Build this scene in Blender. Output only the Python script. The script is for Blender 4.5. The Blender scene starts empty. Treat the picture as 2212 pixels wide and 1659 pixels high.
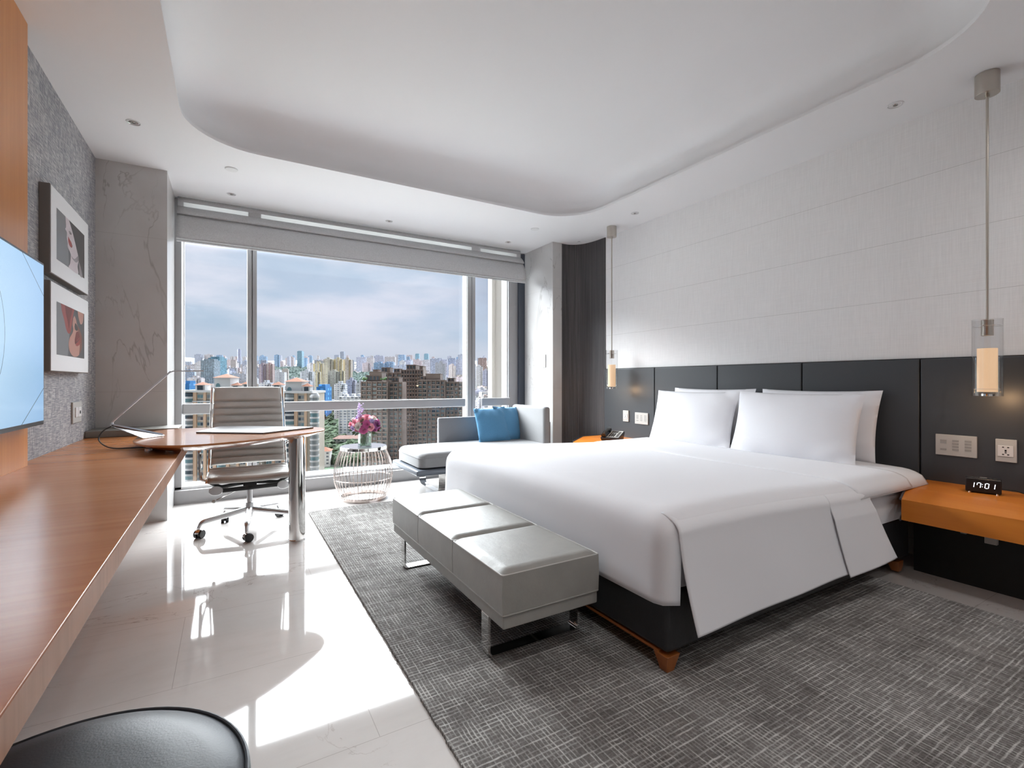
import bpy, bmesh, math, random
from mathutils import Vector, Matrix
R=math.radians; PI=math.pi
S=bpy.context.scene; COL=S.collection
# ------------------------------------------------------------------ camera
cam=bpy.data.objects.new('camera',bpy.data.cameras.new('camera')); COL.objects.link(cam)
cam.location=(0,0,1.12); cam.rotation_euler=(R(90),0,R(-30.41))
cam.data.sensor_width=36; cam.data.lens=16.942; cam.data.shift_y=-0.0025
cam.data.clip_start=.05; cam.data.clip_end=20000
S.camera=cam
S.view_settings.view_transform='Standard'; S.view_settings.look='None'
S.view_settings.exposure=0.0; S.view_settings.gamma=1; S.view_settings.use_curve_mapping=False
S.cycles.max_bounces=12; S.cycles.diffuse_bounces=5; S.cycles.glossy_bounces=5
S.cycles.transparent_max_bounces=16; S.cycles.transmission_bounces=8
S.cycles.adaptive_threshold=.04; S.cycles.sample_clamp_indirect=12; S.cycles.caustics_reflective=False; S.cycles.caustics_refractive=False
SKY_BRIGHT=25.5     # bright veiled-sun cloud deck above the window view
FILL_LAMP=32.0          # watts of each added, unseen fill downlight near the entrance
SKY_BACK=0.34      # sky behind the building
# ------------------------------------------------------------------ sky
W=bpy.data.worlds.new('sky'); S.world=W; W.use_nodes=True
nt=W.node_tree; nt.nodes.clear(); L=nt.links.new
def N(t,**k):
    n=nt.nodes.new(t)
    for a,b in k.items(): setattr(n,a,b)
    return n
def mth(op,a,b=None,clamp=False):
    n=N('ShaderNodeMath',operation=op,use_clamp=clamp)
    for i,x in enumerate((a,b)):
        if x is None: continue
        if isinstance(x,(int,float)): n.inputs[i].default_value=x
        else: L(x,n.inputs[i])
    return n.outputs[0]
def mrange(x,a,b,c=0,d=1,smooth=True):
    n=N('ShaderNodeMapRange',interpolation_type='SMOOTHSTEP' if smooth else 'LINEAR')
    L(x,n.inputs[0])
    for i,v in enumerate((a,b,c,d)): n.inputs[i+1].default_value=v
    return n.outputs[0]
def mixc(f,a,b):
    n=N('ShaderNodeMix',data_type='RGBA')
    if isinstance(f,(int,float)): n.inputs[0].default_value=f
    else: L(f,n.inputs[0])
    for s_,x in ((6,a),(7,b)):
        if isinstance(x,tuple): n.inputs[s_].default_value=(*x,1)
        else: L(x,n.inputs[s_])
    return n.outputs[2]
tc=N('ShaderNodeTexCoord'); sep=N('ShaderNodeSeparateXYZ'); L(tc.outputs['Generated'],sep.inputs[0])
dx,dy,dz=sep.outputs
mp=N('ShaderNodeMapping'); mp.inputs['Scale'].default_value=(2.6,2.6,9); mp.inputs['Location'].default_value=(3.1,1.4,.6)
L(tc.outputs['Generated'],mp.inputs[0])
n1=N('ShaderNodeTexNoise'); n1.inputs['Scale'].default_value=1.25; n1.inputs['Detail'].default_value=7; n1.inputs['Roughness'].default_value=.52
L(mp.outputs[0],n1.inputs['Vector'])
n2=N('ShaderNodeTexNoise'); n2.inputs['Scale'].default_value=.7; n2.inputs['Detail'].default_value=3
mp2=N('ShaderNodeMapping'); mp2.inputs['Scale'].default_value=(2.2,2.2,5); mp2.inputs['Location'].default_value=(7.3,.2,2.2)
L(tc.outputs['Generated'],mp2.inputs[0]); L(mp2.outputs[0],n2.inputs['Vector'])
c1=mrange(n1.outputs['Fac'],.36,.66); c2=mrange(n2.outputs['Fac'],.38,.64)
blue=mixc(c2,(.47,.60,.76),(.60,.69,.86))
white=mixc(c2,(.80,.83,.95),(.84,.83,.95))
cl=mixc(c1,blue,white)
# a grey-blue cloud bank high on the right of the window view
bank=mth('MULTIPLY',mrange(dx,.36,.50),mrange(dz,.05,.16))
bank=mth('MULTIPLY',bank,mrange(n1.outputs['Fac'],.38,.56,.15,.8))
cl=mixc(bank,cl,(.27,.37,.52))
haze=mrange(dz,.03,.13,1,0)
cl=mixc(mth('MULTIPLY',haze,.75),cl,(.60,.65,.76))
# brightness: window side above the frame of the view is a glowing deck, behind is dull
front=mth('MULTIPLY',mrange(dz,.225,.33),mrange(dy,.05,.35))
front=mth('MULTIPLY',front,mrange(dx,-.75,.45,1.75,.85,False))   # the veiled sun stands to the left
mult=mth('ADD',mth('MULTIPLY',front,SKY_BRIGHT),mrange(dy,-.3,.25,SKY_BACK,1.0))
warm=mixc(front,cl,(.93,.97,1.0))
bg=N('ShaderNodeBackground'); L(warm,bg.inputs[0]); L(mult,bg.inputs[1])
out=N('ShaderNodeOutputWorld'); L(bg.outputs[0],out.inputs[0])
W.cycles.sampling_method='MANUAL'; W.cycles.sample_map_resolution=1024
# the daylight sampling portal lies in the window opening (it gives off no light of its own)
pl=bpy.data.lights.new('window_daylight','AREA'); pl.shape='RECTANGLE'; pl.size=3.75; pl.size_y=2.66; pl.cycles.is_portal=True
po=bpy.data.objects.new('window_daylight',pl); COL.objects.link(po); po.location=(1.4,5.62,1.44); po.rotation_euler=(R(-90),0,0)
# ------------------------------------------------------------------ helpers
ORG={}
def root_of(o):
    while o.parent: o=o.parent
    return o
def new(): return bmesh.new()
def box(bm,x0,x1,y0,y1,z0,z1,mi=0,M=None):
    v=[bm.verts.new((x,y,z)) for z in (z0,z1) for x,y in ((x0,y0),(x1,y0),(x1,y1),(x0,y1))]
    fs=[(3,2,1,0),(4,5,6,7),(0,1,5,4),(1,2,6,5),(2,3,7,6),(3,0,4,7)]
    for f in fs:
        q=bm.faces.new([v[i] for i in f]); q.material_index=mi
    if M is not None: bmesh.ops.transform(bm,matrix=M,verts=v)
    return v
def prism(bm,pts,z0,z1,mi=0,scale0=None,M=None):
    n=len(pts)
    if scale0:
        cx=sum(p[0] for p in pts)/n; cy=sum(p[1] for p in pts)/n
        lo=[bm.verts.new((cx+(x-cx)*scale0,cy+(y-cy)*scale0,z0)) for x,y in pts]
    else: lo=[bm.verts.new((x,y,z0)) for x,y in pts]
    hi=[bm.verts.new((x,y,z1)) for x,y in pts]
    fs=[bm.faces.new(lo[::-1]),bm.faces.new(hi)]
    for i in range(n): fs.append(bm.faces.new((lo[i],lo[(i+1)%n],hi[(i+1)%n],hi[i])))
    for f in fs: f.material_index=mi
    if M is not None: bmesh.ops.transform(bm,matrix=M,verts=lo+hi)
def lathe(bm,prof,c=(0,0,0),seg=40,mi=0,M=None,closed=False):
    rings=[]
    allv=[]
    for r,z in prof:
        if r<1e-6: ring=[bm.verts.new((c[0],c[1],c[2]+z))]
        else: ring=[bm.verts.new((c[0]+r*math.cos(2*PI*i/seg),c[1]+r*math.sin(2*PI*i/seg),c[2]+z)) for i in range(seg)]
        rings.append(ring); allv+=ring
    pr=list(zip(rings,rings[1:]))
    if closed: pr.append((rings[-1],rings[0]))
    for a,b in pr:
        for i in range(seg):
            j=(i+1)%seg
            vs=[a[0] if len(a)==1 else a[i], a[0] if len(a)==1 else a[j], b[0] if len(b)==1 else b[j], b[0] if len(b)==1 else b[i]]
            u=[]
            for v in vs:
                if v not in u: u.append(v)
            if len(u)>2:
                try: f=bm.faces.new(u); f.material_index=mi
                except ValueError: pass
    if M is not None: bmesh.ops.transform(bm,matrix=M,verts=allv)
def cyl(bm,c,r,h,seg=32,mi=0,M=None):
    lathe(bm,[(0,0),(r,0),(r,h),(0,h)],c,seg,mi,M)
def tube(bm,pts,r,seg=10,mi=0,closed=False,flat=None):
    pts=[Vector(p) for p in pts]; n=len(pts); rings=[]
    up=Vector((0,0,1)); prev=None
    for i,p in enumerate(pts):
        if closed: t=(pts[(i+1)%n]-pts[i-1])
        else: t=(pts[min(i+1,n-1)]-pts[max(i-1,0)])
        t.normalize()
        if prev is None:
            a=up if abs(t.dot(up))<.95 else Vector((1,0,0))
            s_=t.cross(a).normalized()
        else: s_=(prev-t*prev.dot(t)).normalized()
        prev=s_; b=t.cross(s_).normalized()
        rr=r[i] if isinstance(r,(list,tuple)) else r
        ra,rb=(rr,rr) if not flat else (flat[0],flat[1])
        if flat:
            ring=[bm.verts.new(p+s_*ra*sx+b*rb*sy) for sx,sy in ((1,1),(-1,1),(-1,-1),(1,-1))]
        else: ring=[bm.verts.new(p+s_*rr*math.cos(2*PI*k/seg)+b*rr*math.sin(2*PI*k/seg)) for k in range(seg)]
        rings.append(ring)
    m=len(rings[0])
    for i in range(n if closed else n-1):
        a,b=rings[i],rings[(i+1)%n]
        for k in range(m):
            f=bm.faces.new((a[k],a[(k+1)%m],b[(k+1)%m],b[k])); f.material_index=mi
    if not closed:
        for q in (rings[0][::-1],rings[-1]):
            f=bm.faces.new(q); f.material_index=mi
def grid(bm,fn,nu,nv,mi=0,flip=False):
    g=[[bm.verts.new(fn(i/nu,j/nv)) for j in range(nv+1)] for i in range(nu+1)]
    for i in range(nu):
        for j in range(nv):
            q=[g[i][j],g[i+1][j],g[i+1][j+1],g[i][j+1]]
            f=bm.faces.new(q[::-1] if flip else q); f.material_index=mi
    return g
def fillet(pts,r,n=6):
    out=[]; pts=[Vector(p) for p in pts]
    for i,p in enumerate(pts):
        if i in (0,len(pts)-1): out.append(p); continue
        a=(pts[i-1]-p); b=(pts[i+1]-p); rr=min(r,a.length*.49,b.length*.49)
        A=p+a.normalized()*rr; B=p+b.normalized()*rr
        for k in range(n+1):
            t=k/n; out.append(A*(1-t)**2+p*2*t*(1-t)+B*t*t)
    return out
def roundrect(x0,x1,y0,y1,r,n=8):
    o=[]
    for cx,cy,a in ((x1-r,y0+r,-90),(x1-r,y1-r,0),(x0+r,y1-r,90),(x0+r,y0+r,180)):
        for k in range(n+1):
            t=R(a+90*k/n); o.append((cx+r*math.cos(t),cy+r*math.sin(t)))
    return o
def obj(name,bm,mats,parent=None,bevel=0,seg=2,smooth=True,sub=0,solid=0,weld=False,angle=35):
    me=bpy.data.meshes.new(name)
    if weld: bmesh.ops.remove_doubles(bm,verts=bm.verts,dist=1e-5)
    bmesh.ops.recalc_face_normals(bm,faces=bm.faces) if not solid else None
    if parent is not None:
        v=ORG.get(root_of(parent).name)
        if v: bmesh.ops.translate(bm,vec=-v,verts=bm.verts)
    bm.to_mesh(me); bm.free()
    if not isinstance(mats,(list,tuple)): mats=[mats]
    for m in mats: me.materials.append(m)
    o=bpy.data.objects.new(name,me); COL.objects.link(o)
    if parent is not None: o.parent=parent
    if solid:
        m=o.modifiers.new('s','SOLIDIFY'); m.thickness=solid; m.offset=0
    if sub:
        m=o.modifiers.new('u','SUBSURF'); m.levels=sub; m.render_levels=sub
    if bevel:
        m=o.modifiers.new('b','BEVEL'); m.width=bevel; m.segments=seg; m.limit_method='ANGLE'; m.angle_limit=R(30)
    if smooth:
        for p in me.polygons: p.use_smooth=True
        if not sub:
            me.set_sharp_from_angle(angle=R(angle)) if not bevel else None
            if bevel:
                m=o.modifiers.new('n','WEIGHTED_NORMAL'); m.keep_sharp=True
                me.set_sharp_from_angle(angle=R(60)) if False else None
    return o
def tag(o,label=None,cat=None,group=None,kind=None):
    if label: o['label']=label
    if cat: o['category']=cat
    if group: o['group']=group
    if kind: o['kind']=kind
    return o
def thing(name,loc,label,cat,group=None,kind=None):
    o=bpy.data.objects.new(name,None); COL.objects.link(o); o.empty_display_size=.1
    o.location=loc; ORG[o.name]=Vector(loc)
    return tag(o,label,cat,group,kind)
def struct(name,bm,mat,label,cat='wall',**k):
    return tag(obj(name,bm,mat,**k),label,cat,None,'structure')
def dup(root,loc,label=None,rz=None):
    def rec(o,par):
        c=o.copy(); COL.objects.link(c); c.parent=par
        for ch in list(o.children): rec(ch,c)
        return c
    r=rec(root,None); r.location=loc
    if rz is not None: r.rotation_euler[2]=rz
    if label: r['label']=label
    return r
# ------------------------------------------------------------------ materials
class MT:
    def __init__(s,name,col=(.5,.5,.5),rough=.5,metal=0,spec=.5,coat=0,coatr=.05,**k):
        s.m=bpy.data.materials.new(name); s.m.use_nodes=True; s.nt=s.m.node_tree
        s.b=s.nt.nodes['Principled BSDF']
        s.b.inputs['Base Color'].default_value=(*col,1); s.b.inputs['Roughness'].default_value=rough
        s.b.inputs['Metallic'].default_value=metal; s.b.inputs['Specular IOR Level'].default_value=spec
        s.b.inputs['Coat Weight'].default_value=coat; s.b.inputs['Coat Roughness'].default_value=coatr
        for a,v in k.items(): s.b.inputs[a.replace('_',' ')].default_value=v
        s.L=s.nt.links.new
    def n(s,t,ins=None,**k):
        n=s.nt.nodes.new(t)
        for a,v in k.items(): setattr(n,a,v)
        for a,v in (ins or {}).items():
            if hasattr(v,'links') or hasattr(v,'is_linked'): s.L(v,n.inputs[a])
            else: n.inputs[a].default_value=v
        return n
    def co(s,scale=(1,1,1),loc=(0,0,0),rot=(0,0,0),kind='Object'):
        t=s.n('ShaderNodeTexCoord'); m=s.n('ShaderNodeMapping',{'Vector':t.outputs[kind],'Scale':scale,'Location':loc,'Rotation':rot})
        return m.outputs[0]
    def noise(s,vec,scale=5,detail=3,rough=.5,dist=0):
        return s.n('ShaderNodeTexNoise',{'Vector':vec,'Scale':scale,'Detail':detail,'Roughness':rough,'Distortion':dist}).outputs['Fac']
    def rng(s,x,a,b,c=0.,d=1.,sm=False):
        return s.n('ShaderNodeMapRange',{0:x,1:a,2:b,3:c,4:d},interpolation_type='SMOOTHSTEP' if sm else 'LINEAR').outputs[0]
    def mix(s,f,a,b):
        f_={0:f,6:a if not isinstance(a,tuple) else (*a,1),7:b if not isinstance(b,tuple) else (*b,1)}
        return s.n('ShaderNodeMix',f_,data_type='RGBA').outputs[2]
    def ma(s,op,a,b=0.):
        return s.n('ShaderNodeMath',{0:a,1:b},operation=op).outputs[0]
    def base(s,c): s.L(c,s.b.inputs['Base Color']); return s
    def bump(s,h,st=.2,dist=.002):
        n=s.n('ShaderNodeBump',{'Height':h,'Strength':st,'Distance':dist}); s.L(n.outputs[0],s.b.inputs['Normal']); return s
def simple(*a,**k): return MT(*a,**k).m
M={}
M['paint']=simple('ceiling_paint',(.80,.80,.81),.6)
M['chrome']=simple('chrome',(.80,.79,.78),.06,1)
M['chrome2']=simple('pink_chrome',(.58,.51,.48),.18,1)
M['alu']=simple('brushed_aluminium',(.62,.62,.63),.32,1)
M['brass']=simple('brushed_nickel',(.52,.48,.43),.3,1)
M['black']=simple('black_plastic',(.012,.012,.014),.28)
M['blackp']=simple('black_panel',(.008,.009,.010),.55)
M['rubber']=simple('black_rubber',(.02,.02,.02),.5)
M['white']=simple('white_plastic',(.72,.72,.72),.35)
M['plate']=simple('grey_plate',(.50,.50,.48),.35)
M['keygrey']=simple('grey_key',(.34,.34,.33),.45)
M['sockhole']=simple('dark_hole',(.02,.02,.02),.6)
M['frame']=simple('window_frame_metal',(.30,.295,.30),.42,.0)
M['framew']=simple('window_frame_white',(.78,.78,.78),.4)
M['dseal']=simple('dark_seal',(.05,.06,.08),.4)
M['picframe']=simple('picture_frame_taupe',(.17,.155,.145),.5)
M['mount']=simple('picture_mount',(.72,.72,.73),.5)
M['fin']=simple('cream_cladding',(.56,.51,.45),.6)
M['greytrunk']=simple('grey_trunking',(.20,.19,.17),.4)
M['leather_dark']=MT('black_leather',(.030,.036,.044),.40,spec=.6)
m=M['leather_dark']; m.bump(m.noise(m.co(),260,3),.25,.001); M['leather_dark']=m.m
def leather(name,col,rough=.36,sc=170):
    m=MT(name,col,rough,spec=.5); v=m.co()
    a=m.noise(v,sc,3); b=m.noise(v,9,4,.6)
    m.bump(m.ma('ADD',m.ma('MULTIPLY',a,.25),m.ma('MULTIPLY',b,2.2)),.3,.004)
    m.base(m.mix(m.rng(b,.3,.7),tuple(c*.93 for c in col),tuple(min(1,c*1.06) for c in col)))
    return m.m
M['bench']=leather('grey_leather',(.30,.295,.275))
M['piping']=simple('grey_piping',(.50,.49,.47),.4)
M['chairleather']=leather('chair_leather',(.50,.49,.465),.42)
M['padleather']=simple('grey_desk_pad_leather',(.19,.19,.20),.32)
M['headb']=MT('headboard_leather',(.050,.055,.062),.42,spec=.5)
m=M['headb']; m.bump(m.noise(m.co(),220,2),.12,.001); M['headb']=m.m
M['baseleather']=leather('bed_base_leather',(.028,.028,.031),.40)
def fabric(name,col,sc=600,var=.10,rough=.85,st=.3,sheen=0.2):
    m=MT(name,col,rough,spec=.2); m.b.inputs['Sheen Weight'].default_value=sheen
    a=m.noise(m.co((1,1,1)),sc,2,.6); b=m.noise(m.co(),sc*.25,2)
    k=m.ma('ADD',m.ma('MULTIPLY',a,.6),m.ma('MULTIPLY',b,.4))
    m.base(m.mix(m.rng(k,.3,.7),tuple(c*(1-var) for c in col),tuple(min(1,c*(1+var)) for c in col)))
    m.bump(k,st,.001); return m.m
def linen(name,col,wr=.0,sc=5):
    m=MT(name,col,.75,spec=.2); v=m.co()
    b=m.noise(v,sc,3,.45,.6); c=m.noise(v,sc*4,3,.5)
    m.bump(m.ma('ADD',b,m.ma('MULTIPLY',c,.15)),wr,.02); return m.m
M['linen']=linen('white_linen',(.75,.75,.78),.16,4)
M['pillow']=linen('pillow_linen',(.76,.76,.79),.22,6)
M['sofa']=fabric('light_grey_upholstery',(.23,.23,.235),500,.07)
M['sofadark']=fabric('mid_grey_upholstery',(.20,.20,.21),500,.05)
M['navy']=simple('slate_leather_trim',(.10,.115,.14),.4)
M['blue']=fabric('blue_cushion_fabric',(.085,.235,.40),420,.10)
def shade_fab():
    m=MT('grey_shade_fabric',(.33,.335,.345),.85,spec=.1)
    a=m.noise(m.co((1,1,12)),60,3,.7); b=m.noise(m.co((12,1,1)),60,3,.7); k=m.ma('ADD',a,b)
    m.base(m.mix(m.rng(k,.75,1.3),(.44,.445,.45),(.66,.665,.675))); m.bump(k,.25,.001); return m.m
M['shade']=shade_fab()
def translucent(name,col,t=.5):
    m=bpy.data.materials.new(name); m.use_nodes=True; n=m.node_tree; n.nodes.clear()
    d=n.nodes.new('ShaderNodeBsdfDiffuse'); d.inputs[0].default_value=(*col,1)
    tr=n.nodes.new('ShaderNodeBsdfTranslucent'); tr.inputs[0].default_value=(*col,1)
    x=n.nodes.new('ShaderNodeMixShader'); x.inputs[0].default_value=t
    o=n.nodes.new('ShaderNodeOutputMaterial'); n.links.new(d.outputs[0],x.inputs[1]); n.links.new(tr.outputs[0],x.inputs[2]); n.links.new(x.outputs[0],o.inputs[0])
    return m
M['sheer']=translucent('sheer_fabric',(.7,.7,.7),.75)
def thin_glass(name,tint=(1,1,1),ior=1.45,rough=0.):
    m=bpy.data.materials.new(name); m.use_nodes=True; n=m.node_tree; n.nodes.clear()
    t=n.nodes.new('ShaderNodeBsdfTransparent'); t.inputs[0].default_value=(*tint,1)
    g=n.nodes.new('ShaderNodeBsdfGlossy'); g.inputs['Roughness'].default_value=rough
    lw=n.nodes.new('ShaderNodeLayerWeight'); lw.inputs[0].default_value=.5
    pw=n.nodes.new('ShaderNodeMath'); pw.operation='POWER'; pw.inputs[1].default_value=3.; n.links.new(lw.outputs['Facing'],pw.inputs[0])
    f=n.nodes.new('ShaderNodeMath'); f.operation='MULTIPLY_ADD'; f.inputs[1].default_value=(ior-1)*1.3; f.inputs[2].default_value=.03; n.links.new(pw.outputs[0],f.inputs[0])
    x=n.nodes.new('ShaderNodeMixShader'); o=n.nodes.new('ShaderNodeOutputMaterial')
    n.links.new(f.outputs[0],x.inputs[0]); n.links.new(t.outputs[0],x.inputs[1]); n.links.new(g.outputs[0],x.inputs[2]); n.links.new(x.outputs[0],o.inputs[0])
    return m
M['glass']=thin_glass('window_glass',(.95,.97,.97),1.35)
M['lampglass']=thin_glass('lamp_glass',(.96,.96,.96),1.5)
M['vaseglass']=thin_glass('vase_glass',(.90,.93,.92),1.5)
M['water']=thin_glass('vase_water',(.62,.72,.62),1.33)
def emis(name,col,st,mixcol=None):
    m=MT(name,mixcol or col,.5); m.b.inputs['Emission Color'].default_value=(*col,1); m.b.inputs['Emission Strength'].default_value=st; return m
M['lampshade']=emis('glowing_cream_shade',(1,.62,.34),.62,(.55,.45,.33)).m
M['bulb']=emis('warm_bulb',(1,.7,.4),5).m
M['led']=emis('clock_digits',(.85,.92,1.),1.6).m
def screen():
    m=MT('television_screen',(.02,.02,.02),.15)
    t=m.n('ShaderNodeTexCoord').outputs['Object']; s=m.n('ShaderNodeSeparateXYZ',{0:t})
    y,z=s.outputs[1],s.outputs[2]
    ln=None
    def ring(cy,cz,r,w=.0016):
        a=m.ma('SUBTRACT',y,cy); b=m.ma('SUBTRACT',z,cz)
        d=m.ma('SQRT',m.ma('ADD',m.ma('MULTIPLY',a,a),m.ma('MULTIPLY',b,b)))
        return m.ma('LESS_THAN',m.ma('ABSOLUTE',m.ma('SUBTRACT',d,r)),w)
    ln=ring(-.10,.393,.30)
    def line(ay,az,by,bz,w=.0018):
        L_=math.hypot(by-ay,bz-az); ny,nz=-(bz-az)/L_,(by-ay)/L_; d0=ny*ay+nz*az
        return m.ma('LESS_THAN',m.ma('ABSOLUTE',m.ma('SUBTRACT',m.ma('ADD',m.ma('MULTIPLY',y,ny),m.ma('MULTIPLY',z,nz)),d0)),w)
    ln=m.ma('MAXIMUM',ln,m.ma('MAXIMUM',line(.405,.747,.63,.628),line(.37,.015,.60,.14)))
    a=y; b=m.ma('SUBTRACT',z,.38)
    d=m.ma('SQRT',m.ma('ADD',m.ma('MULTIPLY',a,a),m.ma('MULTIPLY',b,b)))
    c=m.mix(m.rng(d,0.,.7),(.47,.68,.86),(.27,.47,.72))
    c=m.mix(ln,c,(.03,.05,.08))
    m.L(c,m.b.inputs['Emission Color']); m.b.inputs['Emission Strength'].default_value=1.; return m.m
M['screen']=screen()
def marble_floor():
    m=MT('polished_marble_floor',(.5,.47,.44),.045,spec=.75)
    v=m.co()
    cloud=m.noise(v,1.6,5,.55,.8); fine=m.noise(m.co((1,4,1)),5,5,.6)
    c=m.mix(m.rng(cloud,.3,.7),(.62,.59,.565),(.71,.68,.66)); c=m.mix(m.ma('MULTIPLY',m.rng(fine,.5,.8),.35),c,(.56,.53,.50))
    # thin veins
    ve=m.n('ShaderNodeTexNoise',{'Vector':m.co((1,1.7,1),rot=(0,0,.5)),'Scale':1.5,'Detail':9.,'Roughness':.62,'Distortion':.7}).outputs['Fac']
    vein=m.rng(m.ma('ABSOLUTE',m.ma('SUBTRACT',ve,.5)),0.,.006,1.,0.)
    gate=m.rng(m.noise(m.co(loc=(4,2,0)),1.1,2),.5,.6)
    c=m.mix(m.ma('MULTIPLY',m.ma('MULTIPLY',vein,gate),.55),c,(.20,.12,.09))
    # slab joints
    br=m.n('ShaderNodeTexBrick',{'Vector':m.co(loc=(.18,-.28,0)),'Scale':1.,'Mortar Size':.0011,'Brick Width':1.18,'Row Height':.62,'Mortar Smooth':0.})
    br.offset=0.5
    c=m.mix(m.ma('MULTIPLY',br.outputs['Fac'],.5),c,(.26,.23,.21))
    m.base(c); m.bump(m.noise(v,2.2,2),.006,.02); return m.m
M['floor']=marble_floor()
def wall_marble(name='wall_marble',a=(.50,.485,.475),b=(.57,.56,.55)):
    m=MT(name,a,.28,spec=.5); 
    cloud=m.noise(m.co(),2.2,4,.5,.4); c=m.mix(m.rng(cloud,.3,.7),a,b)
    ve=m.n('ShaderNodeTexNoise',{'Vector':m.co((2.1,2.1,.8),loc=(1.3,.6,.2)),'Scale':1.1,'Detail':5.,'Roughness':.55,'Distortion':.6}).outputs['Fac']
    vein=m.rng(m.ma('ABSOLUTE',m.ma('SUBTRACT',ve,.5)),0.,.009,1.,0.); gate=m.rng(m.noise(m.co(loc=(2,5,1)),1.6,2),.45,.6)
    c=m.mix(m.ma('MULTIPLY',m.ma('MULTIPLY',vein,gate),.5),c,(.22,.20,.18))
    z=m.n('ShaderNodeSeparateXYZ',{0:m.co()}).outputs[2]
    j=m.ma('LESS_THAN',m.ma('ABSOLUTE',m.ma('SUBTRACT',m.ma('MODULO',m.ma('ADD',z,.79),1.22),.61)),.0018)
    c=m.mix(m.ma('MULTIPLY',j,.35),c,(.33,.31,.30))
    m.base(c); return m.m
M['wmarble']=wall_marble()
def woven_wall():
    m=MT('grey_woven_wallcovering',(.3,.3,.3),.8,spec=.15)
    a=m.noise(m.co((1,14,220)),1.,3,.65); b=m.noise(m.co((1,240,12)),1.,3,.65); l=m.noise(m.co(),3,2)
    k=m.ma('ADD',m.ma('ADD',a,b),m.ma('MULTIPLY',l,.2))
    ramp=m.n('ShaderNodeValToRGB',{0:m.rng(k,.72,1.46)})
    e=ramp.color_ramp.elements; e[0].position=.05; e[0].color=(.12,.13,.155,1); e[1].position=.95; e[1].color=(.72,.71,.71,1)
    x=e.new(.45); x.color=(.28,.28,.30,1); x=e.new(.62); x.color=(.42,.405,.405,1)
    m.base(ramp.outputs[0]); m.bump(k,.5,.002); return m.m
M['woven']=woven_wall()
def paper():
    m=MT('cream_wallcovering',(.66,.655,.65),.7,spec=.2)
    a=m.noise(m.co((1,180,6)),1.,3,.6); b=m.noise(m.co((1,6,180)),1.,2,.6); k=m.ma('ADD',a,m.ma('MULTIPLY',b,.5))
    c=m.mix(m.rng(k,.5,1.0),(.79,.785,.785),(.87,.865,.865))
    z=m.n('ShaderNodeSeparateXYZ',{0:m.co()}).outputs[2]
    j=m.ma('LESS_THAN',m.ma('ABSOLUTE',m.ma('SUBTRACT',m.ma('MODULO',m.ma('SUBTRACT',z,1.268),.388),.0)),.0022)
    m.base(m.mix(m.ma('MULTIPLY',j,.5),c,(.30,.29,.28))); m.bump(k,.15,.001); return m.m
M['paper']=paper()
def ribbed():
    m=MT('dark_ribbed_veneer',(.05,.045,.045),.45)
    a=m.noise(m.co((150,150,1.2)),1.,2,.5); m.base(m.mix(m.rng(a,.3,.7),(.035,.032,.034),(.105,.098,.10))); m.bump(a,.3,.002); return m.m
M['ribbed']=ribbed()
def wood(name,a,b,axis=1,rough=.22,coat=.6,grain=1.,spec=.5):
    m=MT(name,a,rough,coat=coat,coatr=.05,spec=spec)
    sc=[40*grain]*3; sc[axis]=1.6*grain
    g=m.noise(m.co(tuple(sc)),1.,5,.6,.3); h=m.noise(m.co(tuple(x*.12 for x in sc)),1.,3,.5,.6)
    k=m.ma('ADD',m.ma('MULTIPLY',g,.55),m.ma('MULTIPLY',h,.6)); m.base(m.mix(m.rng(k,.32,.85),a,b)); return m.m
M['counter']=wood('orange_lacquered_wood',(.36,.115,.03),(.52,.21,.072),axis=0,rough=.24,coat=.0,spec=.38)
M['counter_edge']=wood('orange_wood_edge',(.30,.13,.06),(.47,.22,.12),axis=2,rough=.5,coat=0,grain=1.4,spec=.3)
M['panelwood']=wood('orange_panel_wood',(.50,.175,.035),(.66,.28,.07),axis=2,rough=.3,coat=.05,spec=.35)
M['nightwood']=wood('amber_nightstand_wood',(.55,.155,.02),(.66,.23,.035),axis=1,rough=.35,coat=.05,spec=.3)
M['legwood']=wood('amber_leg_wood',(.30,.09,.02),(.40,.13,.03),axis=2,rough=.3,coat=.3)
M['deskwood']=wood('orange_desk_wood',(.38,.125,.035),(.52,.21,.075),axis=0,rough=.16,coat=.3)
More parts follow.
